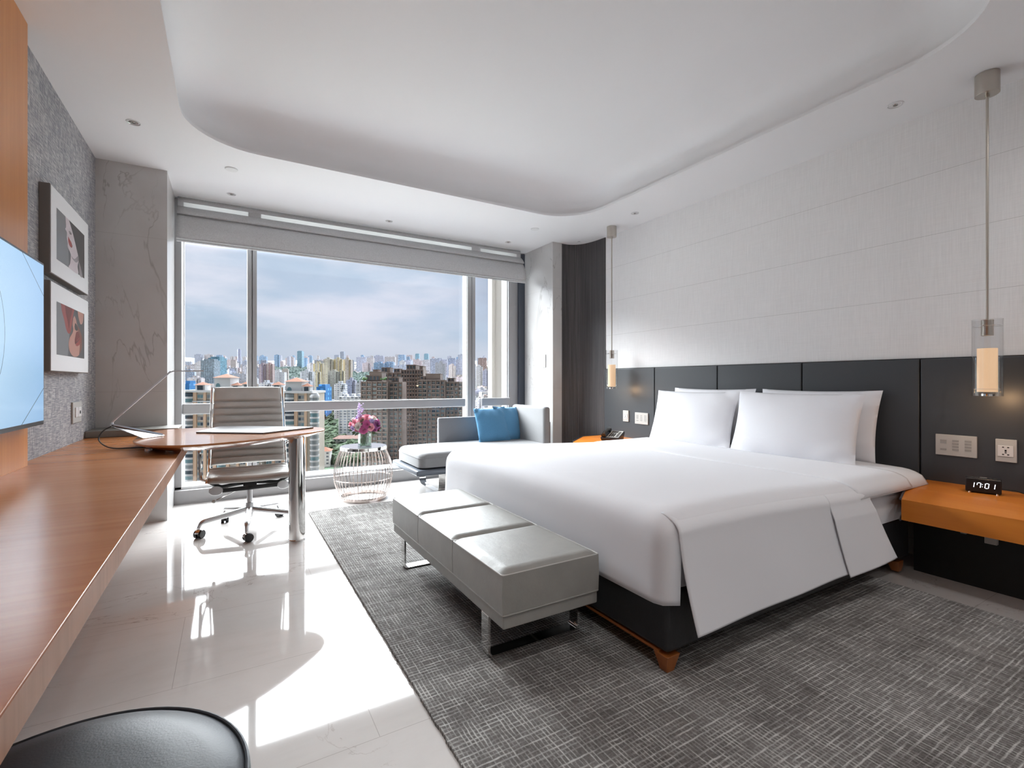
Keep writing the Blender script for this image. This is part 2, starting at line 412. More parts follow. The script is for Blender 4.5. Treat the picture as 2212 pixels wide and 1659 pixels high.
def rug():
    m=MT('grey_plaid_rug',(.2,.2,.2),.95,spec=.05)
    wob=m.n('ShaderNodeTexNoise',{'Vector':m.co(),'Scale':30.,'Detail':2.})
    vx=m.n('ShaderNodeMix',{0:.007,4:m.co(),5:wob.outputs['Color']},data_type='VECTOR')
    def st(scale,det=2,loc=(0,0,0)):
        return m.noise(m.co(scale,loc),1.,det,.6)
    bx=st((6,.35,1)); by=st((.35,6,1),2,(3,3,0))
    sp=m.n('ShaderNodeSeparateXYZ',{0:vx.outputs[1]}).outputs
    def thread(c,per,gate):
        f_=m.ma('ABSOLUTE',m.ma('SUBTRACT',m.ma('FRACT',m.ma('DIVIDE',m.ma('ADD',c,50.),per)),.5))
        return m.ma('MULTIPLY',m.rng(f_,.20,.42,sm=True),gate)
    gx=m.rng(st((75,7,1),2),.36,.62,.05,1.); gy=m.rng(st((7,60,1),2,(7,0,0)),.36,.62,.05,1.)
    tx=thread(sp[0],.0135,gx); ty=thread(sp[1],.017,gy)
    pile=m.noise(m.co(),420,2,.7); mid=m.noise(m.co(),70,3,.7)
    k=m.ma('MULTIPLY',m.ma('ADD',m.ma('MAXIMUM',tx,ty),m.ma('MULTIPLY',m.ma('ADD',tx,ty),.25)),.26)
    k=m.ma('ADD',k,m.ma('MULTIPLY',m.ma('ADD',bx,by),.30)); k=m.ma('ADD',k,m.ma('MULTIPLY',m.ma('ADD',pile,mid),.36))
    ramp=m.n('ShaderNodeValToRGB',{0:m.rng(k,.52,1.04)})
    e=ramp.color_ramp.elements; e[0].position=0; e[0].color=(.11,.102,.096,1); e[1].position=1; e[1].color=(.70,.69,.67,1)
    x=e.new(.45); x.color=(.27,.255,.245,1); x=e.new(.72); x.color=(.43,.42,.405,1)
    m.base(ramp.outputs[0]); m.bump(m.ma('ADD',m.ma('MULTIPLY',pile,.5),m.ma('MULTIPLY',k,1.6)),.8,.006); return m.m
M['rug']=rug()
# ------------------------------------------------------------------ setting
Zc=2.815; XL=-.875; XR=3.825; YB=-2.2; YG=5.64
b=new(); box(b,XL-.15,XR+.15,YB,YG+.1,-.12,0); struct('floor',b,M['floor'],'polished beige marble floor with glossy reflections','floor',smooth=False)
# lower ceiling with the rounded tray opening, and the coved tray
def ceiling():
    b=new()
    tray=roundrect(-.265,3.165,.72,4.07,.46,10)
    outer=[]
    cx,cy=1.45,2.4
    X0,X1,Y0,Y1=XL-.12,XR+.12,YB,YG+.12
    for x,y in tray:
        dx_,dy_=x-cx,y-cy; t=min(((X1-cx) if dx_>0 else (cx-X0))/max(abs(dx_),1e-6),((Y1-cy) if dy_>0 else (cy-Y0))/max(abs(dy_),1e-6))
        outer.append((cx+dx_*t,cy+dy_*t))
    # insert true corners
    def ring(pts,z): return [b.verts.new((x,y,z)) for x,y in pts]
    n=len(tray)
    inn=ring(tray,Zc); oo=ring(outer,Zc)
    for i in range(n):
        j=(i+1)%n; b.faces.new((inn[i],oo[i],oo[j],inn[j]))
        a,c=outer[i],outer[j]
        if abs(a[0]-c[0])>.01 and abs(a[1]-c[1])>.01:
            px=X1 if (a[0]+c[0])/2>cx else X0; py=Y1 if (a[1]+c[1])/2>cy else Y0
            v=b.verts.new((px,py,Zc)); b.faces.new((oo[i],v,oo[j]))
    # cove profile: offset inward (+) and height
    prof=[(0,Zc),(0,Zc+.022),(-.03,Zc+.03),(-.03,Zc+.13)]+[(-.03+.30*(1-math.cos(t*PI/2/8)),Zc+.13+.16*math.sin(t*PI/2/8)) for t in range(1,9)]
    prev=None
    for off,z in prof:
        r=.46-off*1.0
        p=roundrect(-.265+off,3.165-off,.72+off,4.07-off,max(r,.05),10); q=ring(p,z)
        if prev:
            for i in range(n): b.faces.new((prev[i],prev[(i+1)%n],q[(i+1)%n],q[i]))
        prev=q
    b.faces.new(prev)
    # slab above
    box(b,XL-.15,XR+.15,YB-.1,YG+.12,Zc+.30,Zc+.42)
    bmesh.ops.remove_doubles(b,verts=b.verts,dist=1e-5)
    return struct('ceiling',b,M['paint'],'white ceiling with a raised rounded tray','ceiling',angle=40)
ceiling()
b=new(); box(b,XL-.15,XL,YB,4.75,0,Zc+.05); struct('wall_left',b,M['woven'],'grey woven wallcovering on the wall behind the desk counter',smooth=False)
b=new(); box(b,XR,XR+.15,YB,4.34,0,Zc+.05); struct('wall_right',b,M['paper'],'cream panelled wallcovering above the headboard',smooth=False)
b=new(); box(b,XL-.15,XR+.15,YB-.1,YB,0,Zc+.05); struct('wall_back',b,M['paint'],'plain wall behind the camera',smooth=False)
b=new(); box(b,XL-.1,-.43,4.75,YG+.12,-.1,Zc+.02); struct('wall_window_left',b,M['wmarble'],'grey veined marble pier left of the window',smooth=False)
b=new(); box(b,3.385,3.52,4.79,YG+.12,-.1,Zc+.02); struct('wall_window_right',b,M['wmarble'],'grey veined marble pier right of the window',smooth=False)
# curved dark ribbed niche between the pier and the headboard wall
b=new()
path=[(3.52,4.80),(3.56,4.802),(3.62,4.797),(3.675,4.775),(3.725,4.735),(3.765,4.675),(3.79,4.60),(3.805,4.52),(3.813,4.42),(3.816,4.335)]
def smooth_path(p,n=6):
    o=[]
    for i in range(len(p)-1):
        p0=p[max(i-1,0)];p1=p[i];p2=p[i+1];p3=p[min(i+2,len(p)-1)]
        for k in range(n):
            t=k/n; o.append(tuple(.5*((2*b_)+(-a_+c_)*t+(2*a_-5*b_+4*c_-d_)*t*t+(-a_+3*b_-3*c_+d_)*t**3) for a_,b_,c_,d_ in zip(p0,p1,p2,p3)))
    o.append(p[-1]); return o
pp=smooth_path(path)
rib=[]
tot=0
for i in range(len(pp)-1):
    ax,ay=pp[i]; bx_,by_=pp[i+1]; L_=math.hypot(bx_-ax,by_-ay); nx,ny=(by_-ay)/L_,-(bx_-ax)/L_
    k=max(1,int(L_/.006))
    for j in range(k):
        t=j/k; d=-.0015 if (len(rib)%2) else .0015
        rib.append((ax+(bx_-ax)*t+nx*d,ay+(by_-ay)*t+ny*d))
poly=rib+[(3.816,4.335),(XR+.12,4.335),(XR+.12,4.9),(3.52,4.9)]
lo=[b.verts.new((x,y,0)) for x,y in poly]; hi=[b.verts.new((x,y,Zc+.01)) for x,y in poly]
for i in range(len(poly)): b.faces.new((lo[i],lo[(i+1)%len(poly)],hi[(i+1)%len(poly)],hi[i]))
struct('wall_corner',b,M['ribbed'],'dark finely ribbed curved corner between marble pier and headboard wall',smooth=False)
# outer light trap beyond the niche
b=new(); box(b,3.52,XR+.15,4.9,5.0,0,Zc+.05); struct('wall_far_right',b,M['blackp'],'solid wall behind the ribbed corner',smooth=False)
# outside cladding fin of the tower
b=new(); box(b,3.43,5.2,6.42,6.50,-14,10); box(b,3.40,3.45,6.39,6.51,-14,10); struct('wall_outside',b,M['fin'],'cream cladding fin of the tower outside the right pane',smooth=False)
# window -------------------------------------------------------------
b=new(); box(b,-.43,3.385,5.30,YG+.02,-.05,.125); struct('trim_1',b,M['frame'],'grey metal base box under the window','trim',bevel=.004)
b=new(); box(b,-.43,3.385,5.55,YG+.08,2.785,Zc+.02); struct('trim_2',b,M['frame'],'grey head frame above the window panes','trim',bevel=.004)
w=thing('window_1',(1.4,YG,0),'floor to ceiling window of three panes looking over the city','window',kind='structure')
b=new(); box(b,-.43,-.378,5.36,YG,.12,2.80); box(b,.158,.196,5.5,YG,.12,2.80); box(b,.204,.242,5.5,YG,.12,2.80); box(b,.19,.21,5.53,YG,.12,2.80)
box(b,2.582,2.64,5.5,YG,.12,2.80); box(b,2.645,2.69,5.5,YG,.12,2.80); box(b,2.63,2.655,5.52,YG,.12,2.80)
box(b,3.16,3.30,5.47,YG,.12,2.80)
obj('window_frame',b,M['frame'],w,bevel=.003)
b=new(); box(b,-.384,-.370,5.60,YG-.005,.12,2.80); box(b,2.574,2.583,5.52,YG-.005,.12,2.80); box(b,3.146,3.162,5.50,YG-.005,.12,2.80)
obj('frame_liner',b,M['framew'],w,smooth=False)['label']='white inner liner of the frame'
b=new(); box(b,3.296,3.39,5.43,YG,.12,2.80); obj('gasket',b,M['dseal'],w,smooth=False)['label']='dark gasket strip'
b=new(); box(b,-.43,3.385,5.36,5.60,.125,.150); obj('sill',b,M['framew'],w,bevel=.003)
for x0,x1 in ((-.38,.16),(.24,2.585),(2.69,3.16)):
    b=new(); v=[b.verts.new(p) for p in ((x0,YG-.01,.13),(x1,YG-.01,.13),(x1,YG-.01,2.79),(x0,YG-.01,2.79))]; b.faces.new(v)
    obj('pane',b,M['glass'],w,smooth=False)
def rail(x0,x1,lab,y=5.40):
    b=new(); pts=fillet([(x0,y+.10,0),(x0,y,0),(x1,y,0),(x1,y+.10,0)],.03,4) if False else [(x0,y,.86),(x1,y,.86)]
    box(b,x0,x1,y-.022,y+.022,.812,.912)
    o=obj('guard_rail',b,M['frame'],bevel=.014,seg=4); tag(o,lab,'rail')
    return o
rl=rail(-.375,2.50,'long grey metal safety rail across the wide window panes')
rl2=rail(2.72,3.14,'short grey safety rail across the narrow right pane')
# roman shade
sh=thing('roman_shade',(1.42,5.3,2.37),'folded grey fabric roman shade across the top of the window','window shade')
x0,x1=-.405,3.262
b=new()
def shade_profile():
    return [(5.40,2.80),(5.335,2.79),(5.325,2.735),(5.325,2.70),(5.315,2.655),(5.30,2.615)]
# valance band
prof=[(5.345,2.812),(5.335,2.775)]
grid(b,lambda u,v:(x0+(x1-x0)*u,5.345-.012*v,2.812-.047*v),60,2)
obj('valance',b,M['shade'],sh,solid=.006)
b=new()
grid(b,lambda u,v:(x0+(x1-x0)*u,5.335-.085*v-.012*math.sin(v*PI),2.722-.088*v),60,8)
grid(b,lambda u,v:(x0+(x1-x0)*u,5.25+.05*v,2.634+.004*v),2,1)
obj('upper_fold',b,M['shade'],sh,solid=.006)
b=new()
def lf(u,v):
    s_=v*v*(3-2*v)
    return (x0+(x1-x0)*u,5.300-.088*math.sin(min(1,v*1.25)*PI/2)+.004*math.sin(u*23)*math.sin(v*PI),2.66-.255*v)
grid(b,lf,80,16)
for xs in (x0,x1):
    vv=[b.verts.new(q) for q in ((xs,5.30,2.63),(xs,5.21,2.41),(xs,5.30,2.41))]; b.faces.new(vv)
obj('lower_fold',b,M['shade'],sh,solid=.006)
b=new(); tube(b,[(x0,5.212,2.398),(x1,5.212,2.398)],.008,8); tube(b,[(x0,5.222,2.380),(x1,5.222,2.380)],.009,8); tube(b,[(x0,5.232,2.392),(x1,5.232,2.392)],.009,8)
obj('hem_bar',b,M['shade'],sh)
b=new()
for xa,xb in ((-.36,.16),(.27,2.56),(2.68,3.2)):
    grid(b,lambda u,v:(xa+(xb-xa)*u,5.335,2.768-.046*v),1,1)
obj('sheer_strip',b,M['sheer'],sh,smooth=False)['label']='pale sheer strip glowing between the folds'
for xa,xb in ((x0,-.36),(.16,.27),(2.56,2.68),(3.2,x1)):
    b=new(); grid(b,lambda u,v:(xa+(xb-xa)*u,5.336,2.770-.05*v),1,1)
    obj('stitched_band',b,M['shade'],sh,solid=.004,smooth=False)
# ceiling fittings
def downlight(x,y,r,lab,tilt=0):
    t=thing('downlight',(x,y,Zc),lab,'downlight',None)
    b=new(); lathe(b,[(r*.86,.002),(r*.90,-.004),(r,-.004),(r*1.02,.001)],(x,y,Zc),32); obj('trim_ring',b,M['white'],t)
    b=new(); lathe(b,[(r*.86,-.001),(r*.72,.0008)],(x,y,Zc),32)
    lathe(b,[(r*.74,.0006),(r*.5,-.0015),(r*.3,-.0015),(r*.28,-.004)],(x,y,Zc),32); obj('reflector',b,M['chrome'],t)
    b=new(); lathe(b,[(r*.30,-.0042),(0,-.0042)],(x,y,Zc),20); obj('lens',b,M['picframe'],t,smooth=False)
    return t
for x,y,r,l in ((-.54,3.975,.040,'recessed downlight in the left soffit between wall panel and tray'),
                (.018,5.045,.038,'recessed downlight above the left end of the shade'),
                (1.458,5.05,.038,'recessed downlight above the middle of the shade'),
                (2.925,5.075,.038,'recessed downlight above the right end of the shade'),
                (3.525,3.56,.040,'recessed downlight beside the far pendant lamp'),
                (3.52,1.357,.042,'recessed downlight in the right soffit near the closer pendant'),
                (3.65,4.62,.022,'tiny recessed downlight in the dark ribbed corner')):
    downlight(x,y,r,l)
# unseen downlights added as fill for the surfaces that face the camera
for x,y,l in ((.55,.30,'added unseen fill downlight in the soffit over the foot of the room'),(2.0,.25,'added unseen fill downlight in the soffit beside the bed end'),
              (3.2,.10,'added unseen fill downlight in the soffit by the headboard wall'),(.2,-1.2,'added unseen fill downlight near the entrance on the desk side'),(2.2,-1.3,'added unseen fill downlight near the entrance on the bed side')):
    t=downlight(x,y,.05,l); lt=bpy.data.lights.new('fill_lamp','SPOT'); lt.energy=FILL_LAMP; lt.color=(1,.985,.965); lt.spot_size=R(165); lt.spot_blend=1; lt.shadow_soft_size=.05
    lo=bpy.data.objects.new('fill_lamp',lt); COL.objects.link(lo); lo.parent=t; lo.location=(0,0,-.02)
for x,y,l in ((.016,4.45,'flat white round ceiling cover nearer the left marble pier'),(2.93,4.49,'flat white round ceiling cover toward the right marble pier')):
    b=new(); lathe(b,[(0,-.008),(.042,-.008),(.046,-.004),(.046,0),(.0,0)],(x,y,Zc),32); tag(obj('ceiling_cover',b,M['white']),l,'ceiling cover')
# ------------------------------------------------------------------ left side: panel, TV, pictures, counter, desk
b=new(); box(b,XL,-.824,-.6,3.135,.72,Zc); tag(obj('wall_panel',b,M['panelwood'],bevel=.002),'tall honey coloured wooden wall panel behind the television','wall panel')
tv=thing('television',(-.80,2.45,.915),'flat television with a pale blue screen on the wooden panel','television')
b=new(); box(b,-.823,-.80,2.0,2.8,1.1,1.5); obj('wall_bracket',b,M['black'],tv,smooth=False)
b=new(); box(b,-.80,-.764,1.78,3.122,.915,1.683); obj('bezel',b,M['black'],tv,bevel=.003)
b=new(); box(b,-.765,-.7625,1.792,3.110,.935,1.672); 
o=obj('screen',b,M['screen'],None,smooth=False)
o.data.transform(Matrix.Translation(-ORG[tv.name])); o.parent=tv
# screen material uses room coordinates shifted to the set
for nd in M['screen'].node_tree.nodes:
    pass
def pic(z0,z1,lab,kind):
    y0,y1=3.485,4.285
    t=thing('framed_picture',(-.85,(y0+y1)/2,z0),lab,'picture')
    b=new(); box(b,XL+.0,-.829,y0,y1,z0,z1); obj('frame',b,M['picframe'],t,bevel=.002)
    b=new(); box(b,-.829,-.826,y0+.004,y1-.004,z0+.004,z1-.004); obj('mount',b,M['mount'],t,bevel=.001)
    py0,py1=3.585,4.178; pz0=z0+.095; pz1=z1-.10
    mats=[simple(kind+'_bg',(.10,.105,.11),.3),simple(kind+'_mid',(.055,.052,.055),.3),simple(kind+'_skin',(.62,.55,.58) if kind=='pale' else (.48,.26,.21),.3),
          simple(kind+'_lips',(.38,.06,.05) if kind=='pale' else (.16,.03,.03),.3),simple(kind+'_shade',(.30,.27,.29) if kind=='pale' else (.20,.09,.07),.3),simple(kind+'_red',(.30,.06,.055),.3),simple(kind+'_grad',(.20,.21,.22),.3)]
    b=new(); lay=[0]
    def pg(pts,mi):
        lay[0]+=1; x=-.8258+.00012*lay[0]
        f=b.faces.new([b.verts.new((x,py0+(py1-py0)*u,pz1-(pz1-pz0)*v)) for u,v in pts]); f.material_index=mi
    def ell(cu,cv,ru,rv,mi,rot=0,n=24):
        pg([(cu+ru*math.cos(a)*math.cos(rot)-rv*math.sin(a)*math.sin(rot),cv+ru*math.cos(a)*math.sin(rot)+rv*math.sin(a)*math.cos(rot)) for a in [2*PI*i/n for i in range(n)]],mi)
    pg([(0,0),(1,0),(1,1),(0,1)],0)
    if kind=='pale':
        pg([(0,0),(.36,0),(.40,.95),(.36,1),(0,1)],6)
        pg(smooth_path([(.28,0),(.30,.20),(.27,.26),(.33,.30),(.33,.42),(.36,.50),(.36,.58),(.44,.66),(.47,.72),(.44,.90),(.40,1.),(.74,1.),(.72,.84),(.76,.66),(.66,.40),(.52,.14),(.40,0)],4),2)
        pg([(.40,0),(1,0),(1,1),(.90,1),(.80,.72),(.74,.58),(.55,.22)],1)
        pg(smooth_path([(.48,.71),(.60,.73),(.74,.60),(.76,.68),(.66,.78),(.52,.76)],4),4)
        pg(smooth_path([(.76,.70),(.84,.80),(.92,1.),(.80,1.),(.78,.85)],3),4)
        ell(.45,.245,.055,.028,4); ell(.44,.27,.022,.012,1)
        pg(smooth_path([(.37,.36),(.42,.395),(.48,.43),(.52,.49),(.49,.54),(.43,.535),(.385,.49),(.37,.44)],4),3)
        pg([(.39,.445),(.50,.475),(.50,.482),(.39,.452)],1)
    else:
        pg([(0,0),(.34,0),(.42,.6),(.36,1),(0,1)],6)
        pg(smooth_path([(.13,0),(.16,.14),(.24,.30),(.30,.46),(.38,.54),(.46,.50),(.50,.36),(.54,.18),(.60,0)],4),5)
        pg(smooth_path([(.26,0),(.30,.16),(.36,.30),(.40,.44),(.44,.28),(.50,.10),(.52,0)],4),3)
        pg(smooth_path([(.72,0),(.76,.14),(.84,.26),(.93,.20),(.97,0)],4),2)
        pg(smooth_path([(.60,.13),(.66,.20),(.70,.30),(.80,.38),(.88,.50),(.90,.64),(.88,.80),(.78,.93),(.64,.99),(.50,.96),(.41,.86),(.39,.72),(.44,.60),(.53,.50),(.55,.42),(.53,.32),(.55,.20)],4),2)
        pg(smooth_path([(.70,.30),(.80,.38),(.88,.50),(.90,.64),(.88,.80),(.78,.93),(.80,.78),(.80,.60),(.74,.44)],4),4)
        pg(smooth_path([(.62,.28),(.68,.30),(.73,.38),(.70,.43),(.63,.42),(.60,.36)],4),1)
        pg(smooth_path([(.66,.47),(.74,.44),(.80,.52),(.78,.60),(.70,.68),(.62,.72),(.61,.62)],4),3)
        pg(smooth_path([(.72,.60),(.80,.56),(.83,.63),(.79,.71),(.70,.76),(.64,.74)],4),5)
        pg(smooth_path([(.615,.70),(.70,.655),(.79,.575),(.785,.60),(.70,.675),(.62,.715)],4),1)
    for f in b.faces: f.normal_update()
    o=obj('photo_print',b,mats,t,smooth=False)
pic(1.705,2.185,'upper framed picture of a pale face with dark red lips','pale')
pic(1.175,1.665,'lower framed picture of a tilted face in red and brown','red')
# wall socket on grey wall
t=thing('wall_socket',(XL,4.2,.84),'white double socket plate on the grey woven wall','socket')
b=new(); box(b,XL,XL+.010,4.10,4.31,.848,.985); obj('plate',b,M['plate'],t,bevel=.003)
b=new(); box(b,XL+.009,XL+.015,4.145,4.205,.885,.950); box(b,XL+.009,XL+.015,4.215,4.285,.885,.950); obj('insert',b,M['white'],t,bevel=.002)
b=new(); box(b,XL+.0145,XL+.0158,4.235,4.262,.905,.925); obj('port',b,M['sockhole'],t,smooth=False)
# counter
t=thing('desk_counter',(-.56,2,.66),'long built-in orange lacquered wooden counter along the left wall','counter')
b=new(); box(b,XL+.001,-.236,-.6,4.75,.664,.7205); obj('worktop',b,M['counter'],t,bevel=.003)
b=new(); box(b,-.2365,-.2345,-.6,4.75,.664,.7195); obj('edge_band',b,M['counter_edge'],t,smooth=False)
b=new(); box(b,XL+.001,XL+.05,-.6,4.74,.55,.664); box(b,-.874,-.26,-.6,-.56,0,.664); obj('support',b,M['counter_edge'],t,smooth=False)
b=new(); box(b,XL,-.33,4.43,4.748,.7205,.768); tag(obj('cable_trunking',b,M['greytrunk'],bevel=.004),'low grey cable box at the back of the counter against the marble pier','cable box')
# desk
dk=thing('desk',(.1,3.7,0),'kidney-shaped orange wooden desk on one thick chrome leg','desk')
outl=[(-.49,3.66),(-.47,3.45),(-.405,3.28),(-.31,3.175),(-.18,3.125),(-.02,3.155),(.16,3.245),(.36,3.40),(.52,3.555),(.588,3.66),(.60,3.76),(.565,3.875),(.46,3.985),(.30,4.085),(.10,4.17),(-.10,4.235),(-.28,4.25),(-.40,4.20),(-.465,4.06),(-.49,3.86)]
n_=len(outl); ol=[]
for i in range(n_):
    p0,p1,p2,p3=outl[i-1],outl[i],outl[(i+1)%n_],outl[(i+2)%n_]
    for k in range(5):
        q=k/5; ol.append(tuple(.5*((2*b_)+(-a_+c_)*q+(2*a_-5*b_+4*c_-d_)*q*q+(-a_+3*b_-3*c_+d_)*q**3) for a_,b_,c_,d_ in zip(p0,p1,p2,p3)))
cx=sum(p[0] for p in ol)/len(ol); cy=sum(p[1] for p in ol)/len(ol)
b=new(); prev=None
def inset(d,p): 
    l=math.hypot(p[0]-cx,p[1]-cy); s_=(l-d)/l; return (cx+(p[0]-cx)*s_,cy+(p[1]-cy)*s_)
rings=[]
for d,z in ((.10,.732),(.02,.758),(.0,.766),(.0,.7745),(.004,.777)):
    rings.append([b.verts.new((*inset(d,p),z)) for p in ol])
for a_,c_ in zip(rings,rings[1:]):
    for i in range(len(ol)): b.faces.new((a_[i],a_[(i+1)%len(ol)],c_[(i+1)%len(ol)],c_[i]))
b.faces.new(rings[0][::-1]); b.faces.new(rings[-1]); obj('desktop',b,M['deskwood'],dk,angle=25)
b=new(); lathe(b,[(0,0),(.058,0),(.058,.006),(.055,.010),(.055,.735),(0,.735)],(.415,3.72,0),48); obj('leg',b,M['chrome'],dk)
for x,y in ((-.40,3.45),(-.30,3.42),(-.33,3.95)):
    b=new(); cyl(b,(x,y,.7205),.018,.013,20); obj('standoff',b,M['alu'],dk)
b=new(); prism(b,[(-.19,3.80),(.19,3.52),(.535,3.78),(.13,4.10),(-.06,4.195)],.777,.788); tag(obj('desk_pad',b,M['padleather'],bevel=.003),'grey leather writing pad lying on the desk','desk pad')
# lamp
lp=thing('desk_lamp',(-.5,3.75,.777),'slim folded aluminium desk lamp on the desk edge','desk lamp')
A=Vector((-.145,3.78,1.190));B_=Vector((-.322,3.78,1.186));C_=Vector((-.628,3.78,.860));D_=Vector((-.358,3.74,.784))
b=new(); tube(b,fillet([B_+Vector((.0,0,0)),C_,D_],.03,6),.01,flat=(.016,.004)); obj('arm',b,M['alu'],lp)
b=new(); tube(b,fillet([C_+(B_-C_)*.9,B_,A],.02,6),.01,flat=(.013,.0035)); obj('light_bar',b,M['alu'],lp)
b=new()
vs=[b.verts.new(p) for p in ((-.625,3.78,.852),(-.350,3.72,.781),(-.44,3.60,.779),(-.62,3.765,.845),(-.352,3.74,.7775),(-.43,3.80,.7775))]
for f in ((0,1,2),(0,2,3),(0,1,4),(3,2,4),(0,4,5),(3,5,4)): b.faces.new([vs[i] for i in f])
obj('base_plate',b,M['alu'],lp,solid=.003,smooth=False)
b=new(); tube(b,smooth_path([(-.61,3.775,.852),(-.655,3.74,.82),(-.665,3.70,.77),(-.60,3.62,.732),(-.50,3.60,.727),(-.42,3.62,.726),(-.36,3.72,.726)],6),.0035,8); tag(obj('lamp_cable',b,M['rubber']),'black cable looping from the lamp down to the counter','cable')
# ------------------------------------------------------------------ office chair
def office_chair():
    cx,cy=.135,4.185
    t=thing('office_chair',(cx,cy,0),'grey ribbed leather office chair with aluminium frame at the desk','office chair')
    w=.262
    # profile of sling: seat front -> back top (y,z)
    seat=smooth_path([(3.905,.405),(3.915,.425),(3.95,.438),(4.05,.430),(4.18,.420),(4.29,.425),(4.345,.445)],5)
    back=smooth_path([(4.375,.475),(4.395,.53),(4.405,.62),(4.415,.72),(4.435,.83),(4.46,.95),(4.485,1.055),(4.490,1.072)],6)
    def sling(prof,seams,th,wf,name,mat):
        b=new(); nu=26
        L_=[0]
        for p,q in zip(prof,prof[1:]): L_.append(L_[-1]+math.hypot(q[0]-p[0],q[1]-p[1]))
        T=L_[-1]; m_=150
        def at(s_):
            for i in range(len(prof)-1):
                if L_[i+1]>=s_-1e-9:
                    q=(s_-L_[i])/(L_[i+1]-L_[i]); return [prof[i][k]+(prof[i+1][k]-prof[i][k])*q for k in (0,1)],(prof[i+1][0]-prof[i][0],prof[i+1][1]-prof[i][1])
            return prof[-1],(prof[-1][0]-prof[-2][0],prof[-1][1]-prof[-2][1])
        def f(side):
            def g(u,v):
                s_=v*T; (y,z),(ty,tz)=at(s_); l=math.hypot(ty,tz); ny,nz=-tz/l,ty/l
                dmin=min(abs(s_-q) for q in seams)
                puff=th*(1-math.exp(-(dmin/.0085)**2)*.82)
                e=max(0,1-abs(2*u-1)**8); e2=min(1,min(v,1-v)*T/.012); puff*=(.25+.75*e)*(.3+.7*math.sqrt(max(0,e2)))
                x=cx+(2*u-1)*w*wf(v)
                y+=.012*(2*u-1)**2*-1 if name=='backrest' else 0
                z+=.010*(2*u-1)**2 if name=='seat' else 0
                return (x,y+ny*puff*side,z+nz*puff*side)
            return g
        grid(b,f(1),nu,m_); grid(b,f(-1),nu,m_,flip=True)
        bmesh.ops.remove_doubles(b,verts=b.verts,dist=2e-4)
        # close the rim
        es=[e for e in b.edges if e.is_boundary]
        if es:
            try: bmesh.ops.bridge_loops(b,edges=es)
            except Exception: pass
        return obj(name,b,mat,t,angle=80)
    sling(seat,[.085+.058*i for i in range(7)],.016,lambda v:1.0,'seat',M['chairleather'])
    sling(back,[.055,.11,.165,.22,.275,.33,.385,.44,.495],.027,lambda v:.985-.10*v,'backrest',M['chairleather'])
    for s_ in (-1,1):
        b=new(); pr=[(cx+s_*(w+.006),y,z) for y,z in seat[3:]]+[(cx+s_*(w+.006-.02*i/len(back)),y,z) for i,(y,z) in enumerate(back[:-4])]
        tube(b,pr,.010,8); obj('side_rail',b,M['chrome'],t)
        b=new(); X=cx+s_*(w+.030)
        tube(b,fillet([(cx+s_*(w-.0),4.0,.42),(X+s_*.015,4.00,.43),(X+s_*.02,3.965,.655),(X+s_*.02,4.23,.665),(X,4.405,.62),(cx+s_*(w+.0),4.41,.60)],.04,6),.0105,8); obj('armrest',b,M['chrome'],t)
    b=new(); box(b,cx-.045,cx+.045,4.09,4.22,.335,.385); box(b,cx-.05,cx-.03,4.10,4.13,.38,.405); box(b,cx+.03,cx+.05,4.10,4.13,.38,.405)
    tube(b,fillet([(cx-.255,4.02,.41),(cx-.19,4.04,.36),(cx-.04,4.14,.36)],.02,4),.016,8); tube(b,fillet([(cx+.255,4.02,.41),(cx+.19,4.04,.36),(cx+.04,4.14,.36)],.02,4),.016,8)
    obj('tilt_mechanism',b,M['black'],t,bevel=.004)
    b=new(); tube(b,[(cx-.21,3.985,.345),(cx+.21,3.985,.352)],.016,12); obj('cross_bar',b,M['black'],t)
    for s_ in (-1,1):
        b=new(); lathe(b,[(0,-.006),(.030,-.006),(.032,0),(.030,.006),(0,.006)],(0,0,0),24,M=Matrix.Translation((cx+s_*.215-.0,3.965,.352))@Matrix.Rotation(R(90),4,'X')@Matrix.Scale(1.35,4,(1,0,0))); obj('pivot_cap',b,M['alu'],t)
    b=new(); tube(b,fillet([(cx-.03,4.10,.338),(cx-.10,4.04,.322),(cx-.225,3.95,.285)],.03,4),.0035,8); obj('lever_rod',b,M['chrome'],t)
    b=new(); bmesh.ops.create_icosphere(b,subdivisions=2,radius=.013,matrix=Matrix.Translation((cx-.228,3.948,.284))); obj('lever_knob',b,M['plate'],t)
    b=new(); lathe(b,[(0,.09),(.026,.09),(.030,.12),(.026,.20),(.019,.205),(.019,.34),(0,.34)],(cx,cy,0),28); obj('gas_column',b,M['alu'],t)
    for a in (193,265,337,49,121):
        ca,sa=math.cos(R(a)),math.sin(R(a)); rr=.335
        b=new(); p=fillet([(cx+ca*.01,cy+sa*.01,.150),(cx+ca*(rr-.02),cy+sa*(rr-.02),.108),(cx+ca*rr,cy+sa*rr,.062)],.03,5)
        tube(b,p,[.021-.010*i/(len(p)-1) for i in range(len(p))],10); lg=obj('base_arm',b,M['alu'],t)
        # caster
        M4=Matrix.Translation((cx+ca*rr+.008,cy+sa*rr-.008,.029))@Matrix.Rotation(R(a*2+30),4,'Z')@Matrix.Rotation(R(90),4,'X')
        b=new(); lathe(b,[(.008,-.026),(.029,-.026),(.029,-.006),(.02,-.004),(.02,.004),(.029,.006),(.029,.026),(.008,.026)],(0,0,0),24,M=M4); cyl(b,(0,0,-.0265),.02,.053,20,M=M4)
        obj('caster',b,M['black'],lg)
        b=new(); lathe(b,[(.031,-.014),(.0325,-.014),(.0325,.014),(.031,.014)],(0,0,0),24,M=M4)
        bmesh.ops.delete(b,geom=[f for f in b.faces if f.calc_center_median().z<.036],context='FACES')
